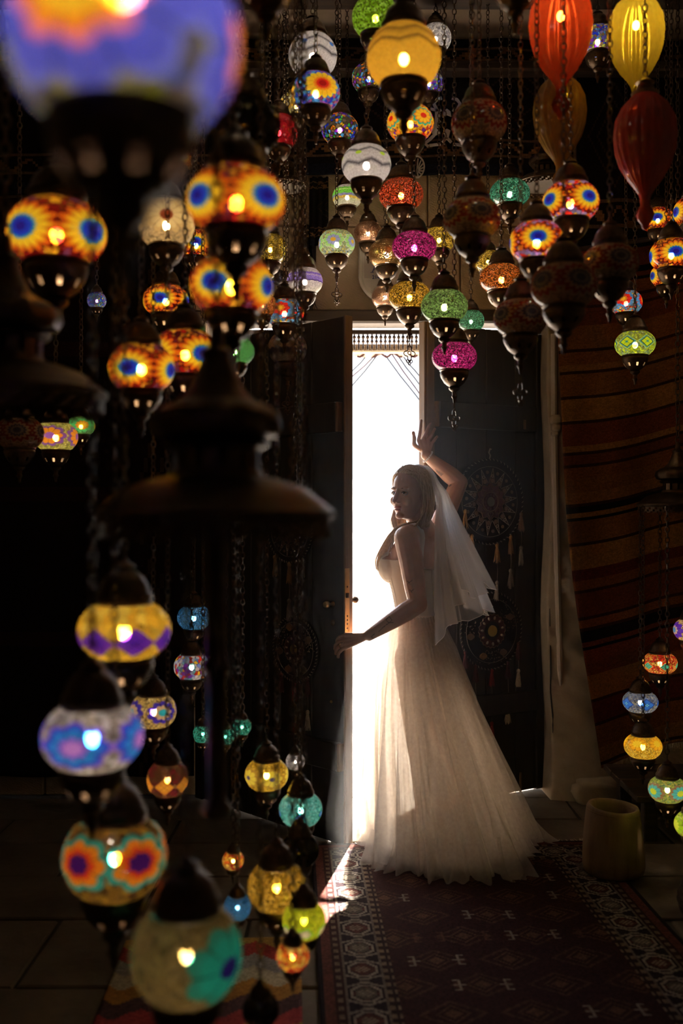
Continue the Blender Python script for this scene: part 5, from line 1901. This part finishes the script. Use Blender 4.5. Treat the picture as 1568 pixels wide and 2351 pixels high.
# flat-woven kilim lying on the floor at the left of the rug
KW, KL = 60, 220
img = np.zeros((KL, KW, 3), dtype=np.float32)
pal = [(.45, .26, .06), (.36, .05, .04), (.30, .28, .26), (.50, .42, .28), (.42, .20, .04), (.10, .05, .05), (.40, .06, .06)]
ii, jj = np.mgrid[0:KL, 0:KW]
zz_ = ii + np.abs((jj + 100) % 16 - 8) * .8
img[:] = np.array(pal)[((zz_ // 9).astype(int)) % len(pal)]
img *= rng.uniform(.8, 1.15, img.shape[:2])[:, :, None]
kl = colour_grid('kilim_rug', lambda u, v: Vector((u * .60, -v * 2.2, .006 + .001 * math.sin(v * 60))), img, M['weave'], None, .004, loc=(-.74, 3.42, 0), rot=(0, 0, R(2.8)))
tag(kl, 'small flat-woven kilim in mustard and red stripes beside the dark rug', 'rug')

# the striped kilim hung on the wall at the right
HN, HV = 90, 330
rows = []
rs = np.random.default_rng(5)
tone = [(.30, .12, .035), (.20, .055, .025), (.36, .16, .045), (.16, .03, .022), (.28, .10, .03), (.24, .06, .03), (.40, .19, .05)]
while len(rows) < HV:
    w = int(rs.integers(4, 16))
    r0 = rs.random()
    if r0 < .22:
        rows += [(.012, .011, .014)] * int(rs.integers(3, 9))
        rows += [tone[int(rs.integers(0, 7))]] * 3
        rows += [(.014, .012, .014)] * 2
    else:
        c = tone[int(rs.integers(0, 7))]
        rows += [c] * w
        if rs.random() < .5:
            rows += [(.06, .02, .015)] * 2
img = np.repeat(np.array(rows[:HV], dtype=np.float32)[:, None, :], HN, 1)
img *= rng.uniform(.54, .74, img.shape[:2])[:, :, None]
def hang(u, v):
    z = lerp(2.78, .20 + .02 * u, v) + .20 * u + .014 * math.sin(u * 8 + 1.5 + v * 3)
    left = lerp(1.08, 1.30, v ** 1.7) + .012 * math.sin(v * 8)
    x = lerp(left, 2.25, u)
    y = 5.105 - .018 * math.sin(u * 11 + v * 2.2) - .012 * math.sin(u * 23 + 1 + v) - .05 * v * (1 - u)
    return (x, y, z)
kh = colour_grid('hanging_kilim', hang, img, M['weave'], None, .004)
tag(kh, 'large striped kilim in rust and black hung on the wall', 'kilim')
b = MB()
for i in range(150):
    u = (i + random.random()) / 150
    p = Vector(hang(u, 1.0))
    L = random.uniform(.02, .05)
    b.tube([p + Vector((0, -.002, .004)), p + Vector((random.uniform(-.006, .006), -.004, -L * .6)), p + Vector((random.uniform(-.015, .015), -.006, -L))], [.0018, .0016, .0006], 4)
f2 = obj('fringe', b, M['fringe'], kh, sharp=None)
f2['kind'] = 'stuff'
b = MB().tube([(1.02, 5.10, 2.795), (2.30, 5.10, 2.985)], .013, 8)
obj('hanging_rod', b, M['beam'], kh)
# a nearly black cloth, added to darken the back wall left of the doorway
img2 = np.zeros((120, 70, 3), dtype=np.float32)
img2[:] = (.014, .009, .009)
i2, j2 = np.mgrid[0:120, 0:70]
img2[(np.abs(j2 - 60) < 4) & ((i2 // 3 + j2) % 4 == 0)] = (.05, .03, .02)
img2[(i2 % 30 < 3)] = (.03, .012, .010)
dk_ = colour_grid('wall_darkening_cloth', lambda u, v: (lerp(-2.25, -.76, u), 5.13 - .02 * math.sin(u * 15 + v), lerp(3.1, .12, v)), img2, M['weave'], None, .004)
tag(dk_, 'nearly black woven cloth added to darken the wall left of the doorway', 'textile')

# dark embroidered cloths above the doorway
EN, EV = 120, 60
def emb(seed):
    r = np.random.default_rng(seed)
    img = np.zeros((EV, EN, 3), dtype=np.float32)
    img[:] = (.016, .013, .014)
    ii, jj = np.mgrid[0:EV, 0:EN]
    for c0, hgt in ((4, 6), (44, 8)):
        band = (ii >= c0) & (ii < c0 + hgt)
        img[band & ((ii == c0) | (ii == c0 + hgt - 1))] = (.16, .10, .06)
        s = np.abs(ii - c0 - hgt / 2 - 2 * np.sin(jj * .5)) < .7
        img[band & s] = (.20, .11, .05)
        img[band & (np.hypot((jj % 24) - 12, (ii - c0 - hgt / 2) * 1.3) < 2.2)] = (.30, .16, .06)
    d = np.abs((jj % 40) - 20) + np.abs(ii - 26)
    img[(d == 14) | (d == 9)] = (.06, .035, .025)
    img[ii > 54] = (.015, .017, .03)
    return img * r.uniform(.8, 1.15, img.shape[:2])[:, :, None]
def cloth_at(x0, x1, z0, z1, y, seed):
    def fn(u, v):
        return (lerp(x0, x1, u), y - .012 * math.sin(u * 17 + v * 2 + seed) - .006 * math.sin(u * 41), lerp(z1, z0, v))
    return fn
ec = colour_grid('embroidered_cloth', cloth_at(-.62, 1.20, 3.225, 3.93, 5.165, 1), emb(2), M['weave'], None, .003)
tag(ec, 'wide black embroidered cloth hung on the wall over the doorway', 'textile')
ec2 = colour_grid('embroidered_cloth', cloth_at(1.22, 2.36, 2.80, 3.93, 5.165, 3), emb(6) * .8, M['weave'], None, .003)  # added to darken the upper wall behind the teardrop lamps
tag(ec2, 'black embroidered cloth added to darken the wall above the striped kilim', 'textile')
ec3 = colour_grid('embroidered_cloth', cloth_at(-2.26, -.64, 3.12, 3.93, 5.165, 5), emb(7) * .8, M['weave'], None, .003)  # added so the upper left stonework stays dark
tag(ec3, 'black embroidered cloth added to darken the wall above the nearly black cloth', 'textile')
dc = colour_grid('embroidered_cloth', cloth_at(-.165, -.07, 2.86, 3.215, 5.165, 4), emb(3)[:, :16], M['weave'], None, .003)
tag(dc, 'narrow black cloth strip hanging down the sandstone blocks', 'textile')
dc2 = colour_grid('embroidered_cloth', cloth_at(-.215, -.135, 2.58, 2.97, 5.175, 6), emb(4)[:, 20:40] * 1.4, M['weave'], None, .003)
tag(dc2, 'short dark woven strip with a ragged fringe beside the violet banded lamp', 'textile')
b = MB()
for i in range(40):
    x = lerp(-.212, -.138, random.random())
    b.tube([(x, 5.17, 2.585), (x + random.uniform(-.01, .01), 5.165, 2.56), (x + random.uniform(-.02, .02), 5.165, 2.535 + random.uniform(-.015, .015))], [.002, .002, .0008], 4)
f3 = obj('fringe', b, M['black'], dc2); f3['kind'] = 'stuff'

# white cut-out motif on the black cloth
def motif(name, cx, cy, s, parts, label, y):
    d = y
    root = thing(name, label, 'textile', (0, 0, 0))
    p0 = P(cx, cy, d)
    for poly in parts:
        m = MB()
        pts = [((q[0] - cx) / F * d * s, -(q[1] - cy) / F * d * s) for q in poly]
        m.prism(pts, -.003, .003, Matrix.Translation(p0) @ Matrix.Rotation(PI / 2, 4, 'X'))
        obj('felt_piece', m, M['pale'], root, smooth=False)
    return root
def strip(pts, w):
    """polyline thickened to a flat band outline"""
    L, Rr = [], []
    n = len(pts)
    for i in range(n):
        a = Vector(pts[max(0, i - 1)]); c = Vector(pts[min(n - 1, i + 1)])
        t_ = (c - a).normalized()
        nn = Vector((-t_.y, t_.x)) * w / 2
        L.append(tuple(Vector(pts[i]) + nn)); Rr.append(tuple(Vector(pts[i]) - nn))
    return L + Rr[::-1]
mp = []
for sx in (1, -1):
    def mx(pl):
        return [(1026 + sx * (x - 1026), y) for x, y in pl]
    mp += [mx(strip([(1014, 225), (1003, 229), (996, 238), (1004, 256)], 7)), mx(strip([(1004, 254), (984, 249), (976, 236)], 6)), mx(strip([(1004, 256), (1013, 252)], 6)),
           mx([(999, 252), (1010, 258), (1013, 268), (1006, 270), (1013, 280), (1004, 284), (1012, 292), (1001, 294), (1012, 306), (996, 313), (992, 305), (998, 280)]),
           mx(strip([(997, 310), (987, 320), (975, 330), (984, 336)], 7)), mx(strip([(986, 334), (1012, 331)], 6)),
           mx(strip([(1016, 327), (1024, 318)], 6))]
mp += [[(1018, 256), (1026, 250), (1034, 256), (1036, 268), (1026, 264), (1016, 270)], [(1018, 300), (1026, 296), (1034, 300), (1030, 316), (1022, 316)]]
motif('cutout_motif', 1026, 280, 1.0, mp, 'white cut-out geometric motif on the black wall cloth', 5.125)
mp2 = []
for a in range(-3, 4):
    mp2.append(strip([(957, 392), (957 + 17 * math.cos(a * .45) - 1, 384 + 20 * math.sin(a * .45))], 2.6))
mp2 += [strip([(955 + 19 * math.cos(a / 10 * PI - PI / 2), 383 + 25 * math.sin(a / 10 * PI - PI / 2)) for a in range(11)], 3.0)]
motif('cutout_motif', 957, 383, 1.0, mp2, 'small pale fan shaped cut-out below the large white motif', 5.12)

# arched wall sign behind the lamps
sg = thing('wall_sign', 'white arched wall sign with blue lettering above the doorway', 'sign', (0, 0, 0))
dS = 5.165
cS = P(893, 600, dS)
def ar(w, top, bot, n=24):
    pts = [(-w, top), (-w, bot + w * .95)]
    for i in range(n + 1):
        a = PI + PI * i / n
        pts.append((w * math.cos(a), bot + w * .95 + w * .95 * math.sin(a)))
    pts += [(w, bot + w * .95), (w, top)]
    return pts[::-1]
MS = Matrix.Translation(cS) @ Matrix.Rotation(PI / 2, 4, 'X')
sc_ = dS / F
obj('sign_board', MB().prism(ar(64 * sc_, 70 * sc_, -92 * sc_), -.005, .010, MS), M['pale'], sg, smooth=False)
rim = ar(66 * sc_, 70 * sc_, -94 * sc_, 30)
obj('sign_rim', MB().tube([MS @ Vector((x, y, .010)) for x, y in rim], .011, 8, closed=True), M['pale'], sg)
M['signface'] = simple('sign_face', (.50, .44, .40), .35, 0, .05, 4, .02)
obj('sign_face', MB().prism([(-57 * sc_, -40 * sc_), (57 * sc_, -40 * sc_), (57 * sc_, 62 * sc_), (-57 * sc_, 62 * sc_)], .010, .0125, MS), M['signface'], sg, smooth=False)
b = MB()
for i in range(22):
    for j in range(12):
        x, y = (-54 + i * 5) * sc_, (-45 - j * 4.4) * sc_
        if (x / sc_) ** 2 + (y / sc_ + 38) ** 2 < 50 ** 2:
            b.cbox((x, y, .0125), (3.4 * sc_, 2.9 * sc_, .005), .001, MS)
gl = obj('lens_grid', b, M['pale'], sg, sharp=30)
M['signblue'] = simple('sign_blue', (.03, .04, .20), .5)
def text(s, size, x, y, parent):
    cu = bpy.data.curves.new('t', 'FONT')
    cu.body = s
    cu.size = size
    cu.extrude = .0008
    cu.offset = .0008
    o = link('t', cu)
    dg = bpy.context.evaluated_depsgraph_get()
    me = bpy.data.meshes.new_from_object(o.evaluated_get(dg))
    bpy.data.objects.remove(o)
    me.materials.append(M['signblue'])
    r = link('lettering', me, parent)
    r.matrix_local = MS @ Matrix.Translation((x, y, .0138))
    return r
# the letter A with serifs, drawn as in the photograph
b = MB()
u = sc_
for poly in ([(-40, -9), (-30.5, 12), (-28, 12), (-37, -9)], [(-30.5, 12), (-28, 12), (-20, -9), (-25.5, -9)], [(-35, -3.2), (-24, -3.2), (-24, -1.6), (-35, -1.6)],
             [(-43, -9.6), (-34.5, -9.6), (-34.5, -8.2), (-43, -8.2)], [(-28.5, -9.6), (-17, -9.6), (-17, -8.2), (-28.5, -8.2)]):
    b.prism([((p[0]) * u, (p[1] - 18) * u) for p in poly], .0125, .0140, MS)
obj('lettering', b, M['signblue'], sg, smooth=False)
text('214 1', 11.5 * u, -39 * u, -42.5 * u + .002, sg)

# ================================================================== BEADED HANGINGS ON THE DOORS
TC = {'ochre': (.34, .17, .05), 'cream': (.50, .42, .30), 'red': (.22, .02, .02), 'plum': (.09, .025, .03), 'brown': (.20, .11, .06), 'grey': (.24, .19, .15)}
for k_, c_ in TC.items():
    M['yarn_' + k_] = simple('yarn_' + k_, c_, .95, 0, .25, 80, .4, 200)
M['felt_dark'] = simple('felt_dark', (.016, .012, .016), .95, 0, .3, 60)
M['felt_ray'] = simple('felt_ray', (.075, .04, .025), .95, 0, .3, 60)
M['bead'] = simple('bead', (.42, .32, .22), .4, 0, .2)
M['bead_brown'] = simple('bead_brown', (.20, .11, .06), .5, 0, .2)
M['plum'] = simple('plum_felt', (.10, .025, .03), .9, 0, .3)
M['mirror'] = simple('mirror_disc', (.30, .28, .26), .12, .8, .05)
M['yellowdisc'] = simple('yellow_disc', (.50, .32, .05), .5, 0, .1)

def tassel(name, parent, x, z, L, mat, y=0.0, r=.020):
    t_ = link(name, None, parent, (x, y, z))
    b = MB().ball((0, 0, -.010), (.010, .010, .012), 10, 7)
    obj('tassel_knot', b, mat, t_)
    b = MB()
    for i in range(26):
        a = random.uniform(0, 6.28); q = math.sqrt(random.random())
        w1, w2 = r * q * .6, r * q * random.uniform(.7, 1.2)
        b.tube([(.004 * math.cos(a), .004 * math.sin(a), -.016), (w1 * math.cos(a), w1 * math.sin(a) * .6, -L * .45), (w2 * math.cos(a + .3), w2 * math.sin(a + .3) * .6, -L * random.uniform(.85, 1.05))], [.0026, .0030, .0016], 4)
    obj('tassel_skirt', b, mat, t_)
    return t_

def disc(b, x, z, r, y0, y1, n=20):
    b.prism([(x + r * math.cos(2 * PI * i / n), z + r * math.sin(2 * PI * i / n)) for i in range(n)], y0, y1, Matrix.Rotation(PI / 2, 4, 'X'))
    return b

def mandala(label, origin, rz, rad, rays, style, tassels, hook=True, group=None):
    """round wall hanging in the local xz plane, facing -y"""
    root = thing('wall_hanging', label, 'wall hanging', origin, rz, 'beaded hangings on the door leaves')
    M90 = Matrix.Rotation(PI / 2, 4, 'X')
    obj('backing', disc(MB(), 0, 0, rad, .0, .010, 48), M['felt_dark'], root, sharp=30)
    rope = MB()
    n = 120
    rope.tube([(rad * math.cos(2 * PI * i / n), -.006, rad * math.sin(2 * PI * i / n)) for i in range(n)], .0062, 6, closed=True)
    ro = obj('braided_rim', rope, M['felt_dark'], root)
    b = MB()
    for i in range(56):
        a0 = 2 * PI * i / 56
        b.tube([((rad + .0045 * s_) * math.cos(a0 + .022 * s_), -.0105, (rad + .0045 * s_) * math.sin(a0 + .022 * s_)) for s_ in (-1, 0, 1)], [.0014, .0026, .0014], 5)
    obj('rim_stitch', b, M['bead'], ro)
    b = MB().tube([(rad * .83 * math.cos(2 * PI * i / 80), -.011, rad * .83 * math.sin(2 * PI * i / 80)) for i in range(80)], .0014, 4, closed=True)
    obj('inner_ring', b, M['yarn_grey'], root)
    if style == 'sun':
        for i in range(rays):
            a = 2 * PI * i / rays + .12
            def pol(r_, da):
                return (r_ * math.cos(a + da), r_ * math.sin(a + da))
            b = MB().prism([pol(rad * .45, -.20), pol(rad * .80, 0), pol(rad * .45, .20)], .010, .0125, M90)
            obj('sun_ray', b, M['felt_ray'], root, smooth=False)
            b = MB()
            for e in (-1, 1):
                pa, pb_ = pol(rad * .45, e * .20), pol(rad * .80, 0)
                b.tube([(pa[0], -.013, pa[1]), (pb_[0], -.013, pb_[1])], .0011, 4)
            x, z = pol(rad * .50, 0)
            b2_ = disc(MB(), x, z, rad * .052, .0125, .016, 16)
            obj('ray_disc', b2_, M['bead_brown'], root)
            x, z = pol(rad * .61, 0)
            b.tube([(x + rad * .032 * math.cos(q), -.0145, z + rad * .032 * math.sin(q)) for q in [2 * PI * h / 12 for h in range(12)]], .0016, 4, closed=True)
            obj('ray_beads', b, M['bead'], root)
            x, z = pol(rad * .70, PI / rays)
            obj('sequin', disc(MB(), x, z, rad * .042, .010, .013, 14), M['bead_brown'], root)
        out = [(rad * (.40 + .035 * math.cos(12 * a_)) * math.cos(a_), rad * (.40 + .035 * math.cos(12 * a_)) * math.sin(a_)) for a_ in [2 * PI * i / 120 for i in range(120)]]
        obj('inner_rosette', MB().prism(out, .010, .014, M90), M['plum'], root, smooth=False)
        obj('rosette_cord', MB().tube([(x, -.0155, z) for x, z in out], .0018, 4, closed=True), M['yarn_brown'], root)
        for i in range(8):
            a = 2 * PI * i / 8
            pts = []
            for h in range(24):
                q = 2 * PI * h / 24
                r_ = rad * (.065 + .02 * math.cos(3 * q))
                pts.append((rad * .31 * math.cos(a) + r_ * math.cos(q + a), -.0155, rad * .31 * math.sin(a) + r_ * math.sin(q + a)))
            obj('petal_cord', MB().tube(pts, .0016, 4, closed=True), M['yarn_brown'], root)
        for i in range(12):
            a = 2 * PI * i / 12
            obj('button', MB().ball((rad * .165 * math.cos(a), -.015, rad * .165 * math.sin(a)), (rad * .042, .004, rad * .042), 12, 8), M['plum'], root)
        obj('mirror_ring', MB().tube([(rad * .225 * math.cos(2 * PI * i / 40), -.016, rad * .225 * math.sin(2 * PI * i / 40)) for i in range(40)], .0022, 5, closed=True), M['yarn_brown'], root)
        obj('mirror', disc(MB(), 0, 0, rad * .115, .014, .0185, 28), M['mirror'], root)
    else:
        out = [(rad * (.43 + .018 * math.cos(22 * a_)) * math.cos(a_), rad * (.43 + .018 * math.cos(22 * a_)) * math.sin(a_)) for a_ in [2 * PI * i / 160 for i in range(160)]]
        obj('inner_rosette', MB().prism(out, .010, .013, M90), M['plum'], root, smooth=False)
        obj('rosette_cord', MB().tube([(x, -.0145, z) for x, z in out], .0020, 4, closed=True), M['yarn_brown'], root)
        for i in range(11):
            a = 2 * PI * i / 11 + .2
            obj('cowrie_shell', MB().ball((rad * .34 * math.cos(a), -.016, rad * .34 * math.sin(a)), (rad * .030, .005, rad * .045), 10, 8, Matrix.Rotation(-a + PI / 2, 3, 'Y')), M['bead'], root)
        obj('centre_ring', disc(MB(), 0, 0, rad * .25, .013, .0145, 32), M['felt_dark'], root)
        obj('yellow_centre', disc(MB(), 0, 0, rad * .145, .0145, .019, 28), M['yellowdisc'], root)
        b = MB()
        for i in range(240):
            a = random.uniform(0, 6.28); r_ = rad * random.uniform(.52, .90)
            if math.sin(a * 3) > -.2:
                b.ball((r_ * math.cos(a), -.0115, r_ * math.sin(a)), .0026, 6, 4)
        sb_ = obj('seed_beads', b, M['bead_brown'], root)
        sb_['kind'] = 'stuff'
        for i, a in enumerate((.5, 1.9, 3.3, 4.3, 5.3)):
            pts = [(rad * .70 * math.cos(a) + .018 * math.cos(q) * (1 + .4 * math.cos(2 * q)), rad * .70 * math.sin(a) + .018 * math.sin(q)) for q in [2 * PI * h / 14 for h in range(14)]]
            obj('felt_patch', MB().prism(pts, .010, .0125, M90), M['yarn_ochre'] if i % 2 else M['bead_brown'], root, smooth=False)
    if hook:
        obj('hanging_loop', MB().tube([(0, -.004, rad), (.006, -.006, rad + .02), (-.004, -.006, rad + .035), (.004, -.006, rad + .055), (.012, -.006, rad + .052)], .0035, 6), M['bead'], root)
    for (x, z, mt, drop, L) in tassels:
        tassel('tassel', root, x, z, L, M['yarn_' + mt], -.012)
        if drop:
            obj('tassel_cord', MB().tube([(x, -.012, z - L * .9), (x + .004, -.012, z - L - drop * .5), (x, -.012, z - L - drop)], .0013, 4), M['yarn_grey'], root)
            tassel('tassel', root, x, z - L - drop, L * 1.02, M['yarn_' + drop_m.get(mt, 'grey')], -.012)
    return root
drop_m = {'ochre': 'grey', 'plum': 'cream', 'red': 'red'}

# points on the face of a leaf
azR = math.atan2(eR.y, eR.x)
nR = Vector((eR.y, -eR.x, 0))              # towards the camera
azL = math.atan2(-eL.y, -eL.x)             # local x runs right, facing the camera
def on_leaf(px, py, base, e, n, off):
    """point on a leaf's face seen at a pixel"""
    dirv = Vector(((px - 784) / F, 1, -(py - 1175.5) / F))
    o = Vector((0, 0, EYE))
    b0 = Vector((base[0], base[1], 0)) + n * off
    tq = (b0 - o).dot(n) / dirv.dot(n)
    return o + dirv * tq
FACE_R = .016
c1 = on_leaf(1122, 1152, RF, eR, nR, FACE_R)
r1 = 97 / F * c1.y
tz = lambda py, d=c1.y: (c1.z - (EYE - (py - 1175.5) / F * d))
mandala('round beaded sun hanging with rope rim on the right door leaf', c1, azR, r1, 14, 'sun',
        [(-.16, -.04, 'ochre', 0, .10), (-.118, -r1 * .97 + .045, 'ochre', 0, .10), (.045, -r1 * .99, 'ochre', .095, .098), (.135, -r1 * .80, 'ochre', .075, .10), (.205, -.055, 'brown', .075, .10)])
c2 = on_leaf(1126, 1448, RF, eR, nR, FACE_R)
r2 = 88 / F * c2.y
mandala('round beaded hanging with yellow centre below the sun hanging', c2, azR, r2, 12, 'cowrie',
        [(-.17, -.09, 'plum', 0, .09), (-.105, -r2 * .84, 'plum', .16, .09), (.0, -r2 * 1.0, 'red', .18, .09), (.105, -r2 * .84, 'plum', .14, .09), (.175, -.07, 'plum', .05, .09)], hook=False)
# two on the left leaf, seen almost edge on
FACE_L = .006
c3 = on_leaf(668, 1215, LF, eL, nL, FACE_L)
mandala('round beaded sun hanging on the left door leaf', c3, azL, .155, 14, 'sun',
        [(-.10, -.125, 'ochre', .0, .10), (.0, -.155, 'ochre', .07, .10), (.09, -.13, 'grey', .0, .10)])
c4 = on_leaf(680, 1490, LF, eL, nL, FACE_L)
mandala('round beaded cowrie hanging low on the left door leaf', c4, azL, .15, 12, 'cowrie',
        [(-.09, -.12, 'plum', .0, .09), (.0, -.15, 'red', .10, .09), (.09, -.12, 'plum', .06, .09)], hook=False)

# ================================================================== THINGS ON THE FLOOR
t = NT('turned_wood')
cco = t.coord()
n1 = t.noise(3, 4, t.mapv(cco, (9, 9, 1.2)))
c = t.ramp(n1, [(.3, (.22, .13, .06)), (.7, (.40, .26, .13))])
c = t.mix(t.math('MULTIPLY', t.noise(7, 3, cco), .6), c, (.12, .07, .035))
M['mortar_wood'] = t.done(t.pbr(c, .8, 0, t.bump(t.noise(50, 3, cco), .4, .004)))
d0 = 4.02
pc = P(1411, 2000, d0)
pot = thing('wooden_mortar', 'tapered hollow wooden mortar on the rug edge near the kilim', 'mortar', (pc.x, d0 + .02, .0165))
def potrib(i, j, a):
    return 1 + .012 * math.sin(3 * a + i) + .006 * math.sin(11 * a)
b = MB().lathe([(.001, .0), (.100, .0), (.118, .012), (.124, .04), (.120, .12), (.112, .20), (.105, .262), (.100, .272), (.088, .270), (.084, .255), (.086, .16), (.080, .05), (.001, .045)], 48, rib=potrib)
# the rim is cut at a slant
b.v = [(x, y, z * (1 + .30 * (-x * .8 + .3 * y)) if z > .1 else z) for x, y, z in b.v]
obj('vessel', b, M['mortar_wood'], pot, sharp=None)
b = MB().tube([(.104 * math.cos(2 * PI * i / 40), .104 * math.sin(2 * PI * i / 40), .255 * (1 + .30 * (-.104 * math.cos(2 * PI * i / 40) * .8))) for i in range(40)], .003, 5, closed=True)
obj('rim_groove', b, M['mortar_wood'], pot)

bench = thing('wooden_bench', 'low dark wooden bench of planks under the hanging kilim', 'bench', (1.75, 4.72, 0))
for i in range(4):
    obj('bench_plank', MB().cbox((.02, -.24 + i * .145, .205), (.92, .138, .03), .004), M['beam'], bench, sharp=30)
for sx in (-.36, .40):
    for sy in (-.22, .18):
        obj('leg', MB().cbox((sx, sy, .096), (.06, .06, .192), .004), M['beam'], bench, sharp=30)
obj('apron', MB().cbox((.02, -.225, .165), (.80, .025, .05), .003), M['beam'], bench, sharp=30)

M['straw'] = simple('dark_straw', (.07, .045, .025), .9, 0, .35, 60, .4)
bk = thing('coiled_basket', 'low dark coiled straw basket on the floor beside the rug', 'basket', (1.40, 3.62, .0))
for i in range(6):
    r_ = .14 + .018 * i - .004 * i * i
    obj('coil', MB().tube([(r_ * math.cos(2 * PI * q / 36), r_ * math.sin(2 * PI * q / 36), .014 + i * .022) for q in range(36)], .0135, 8, closed=True), M['straw'], bk)
obj('base', MB().lathe([(.001, .002), (.14, .002), (.14, .014), (.001, .014)], 36), M['straw'], bk)
lid = None
for i in range(7):
    r_ = .135 - .019 * i
    obj('lid_coil', MB().tube([(r_ * math.cos(2 * PI * q / 36), r_ * math.sin(2 * PI * q / 36), .142 + .004 * i) for q in range(36)], .0115, 8, closed=True), M['straw'], bk)

# ================================================================== ADDED VOLUME FOR THE GLOW AROUND THE DOOR
t = NT('door_glow_volume')
vs = t.n('VolumeScatter')
vs.inputs['Color'].default_value = (1.0, .95, .90, 1)
vs.inputs['Density'].default_value = .085
vs.inputs['Anisotropy'].default_value = .45
t.t.links.new(vs.outputs[0], t.out.inputs['Volume'])
hz = obj('door_glow_haze', MB().ball((.12, 4.42, 1.15), (.95, .74, 1.45), 40, 24), t.m, sharp=None)  # scattering volume added to imitate lens glow round the bright opening
tag(hz, 'added scattering haze imitating lens glow around the open door', 'haze')
hz['kind'] = 'stuff'
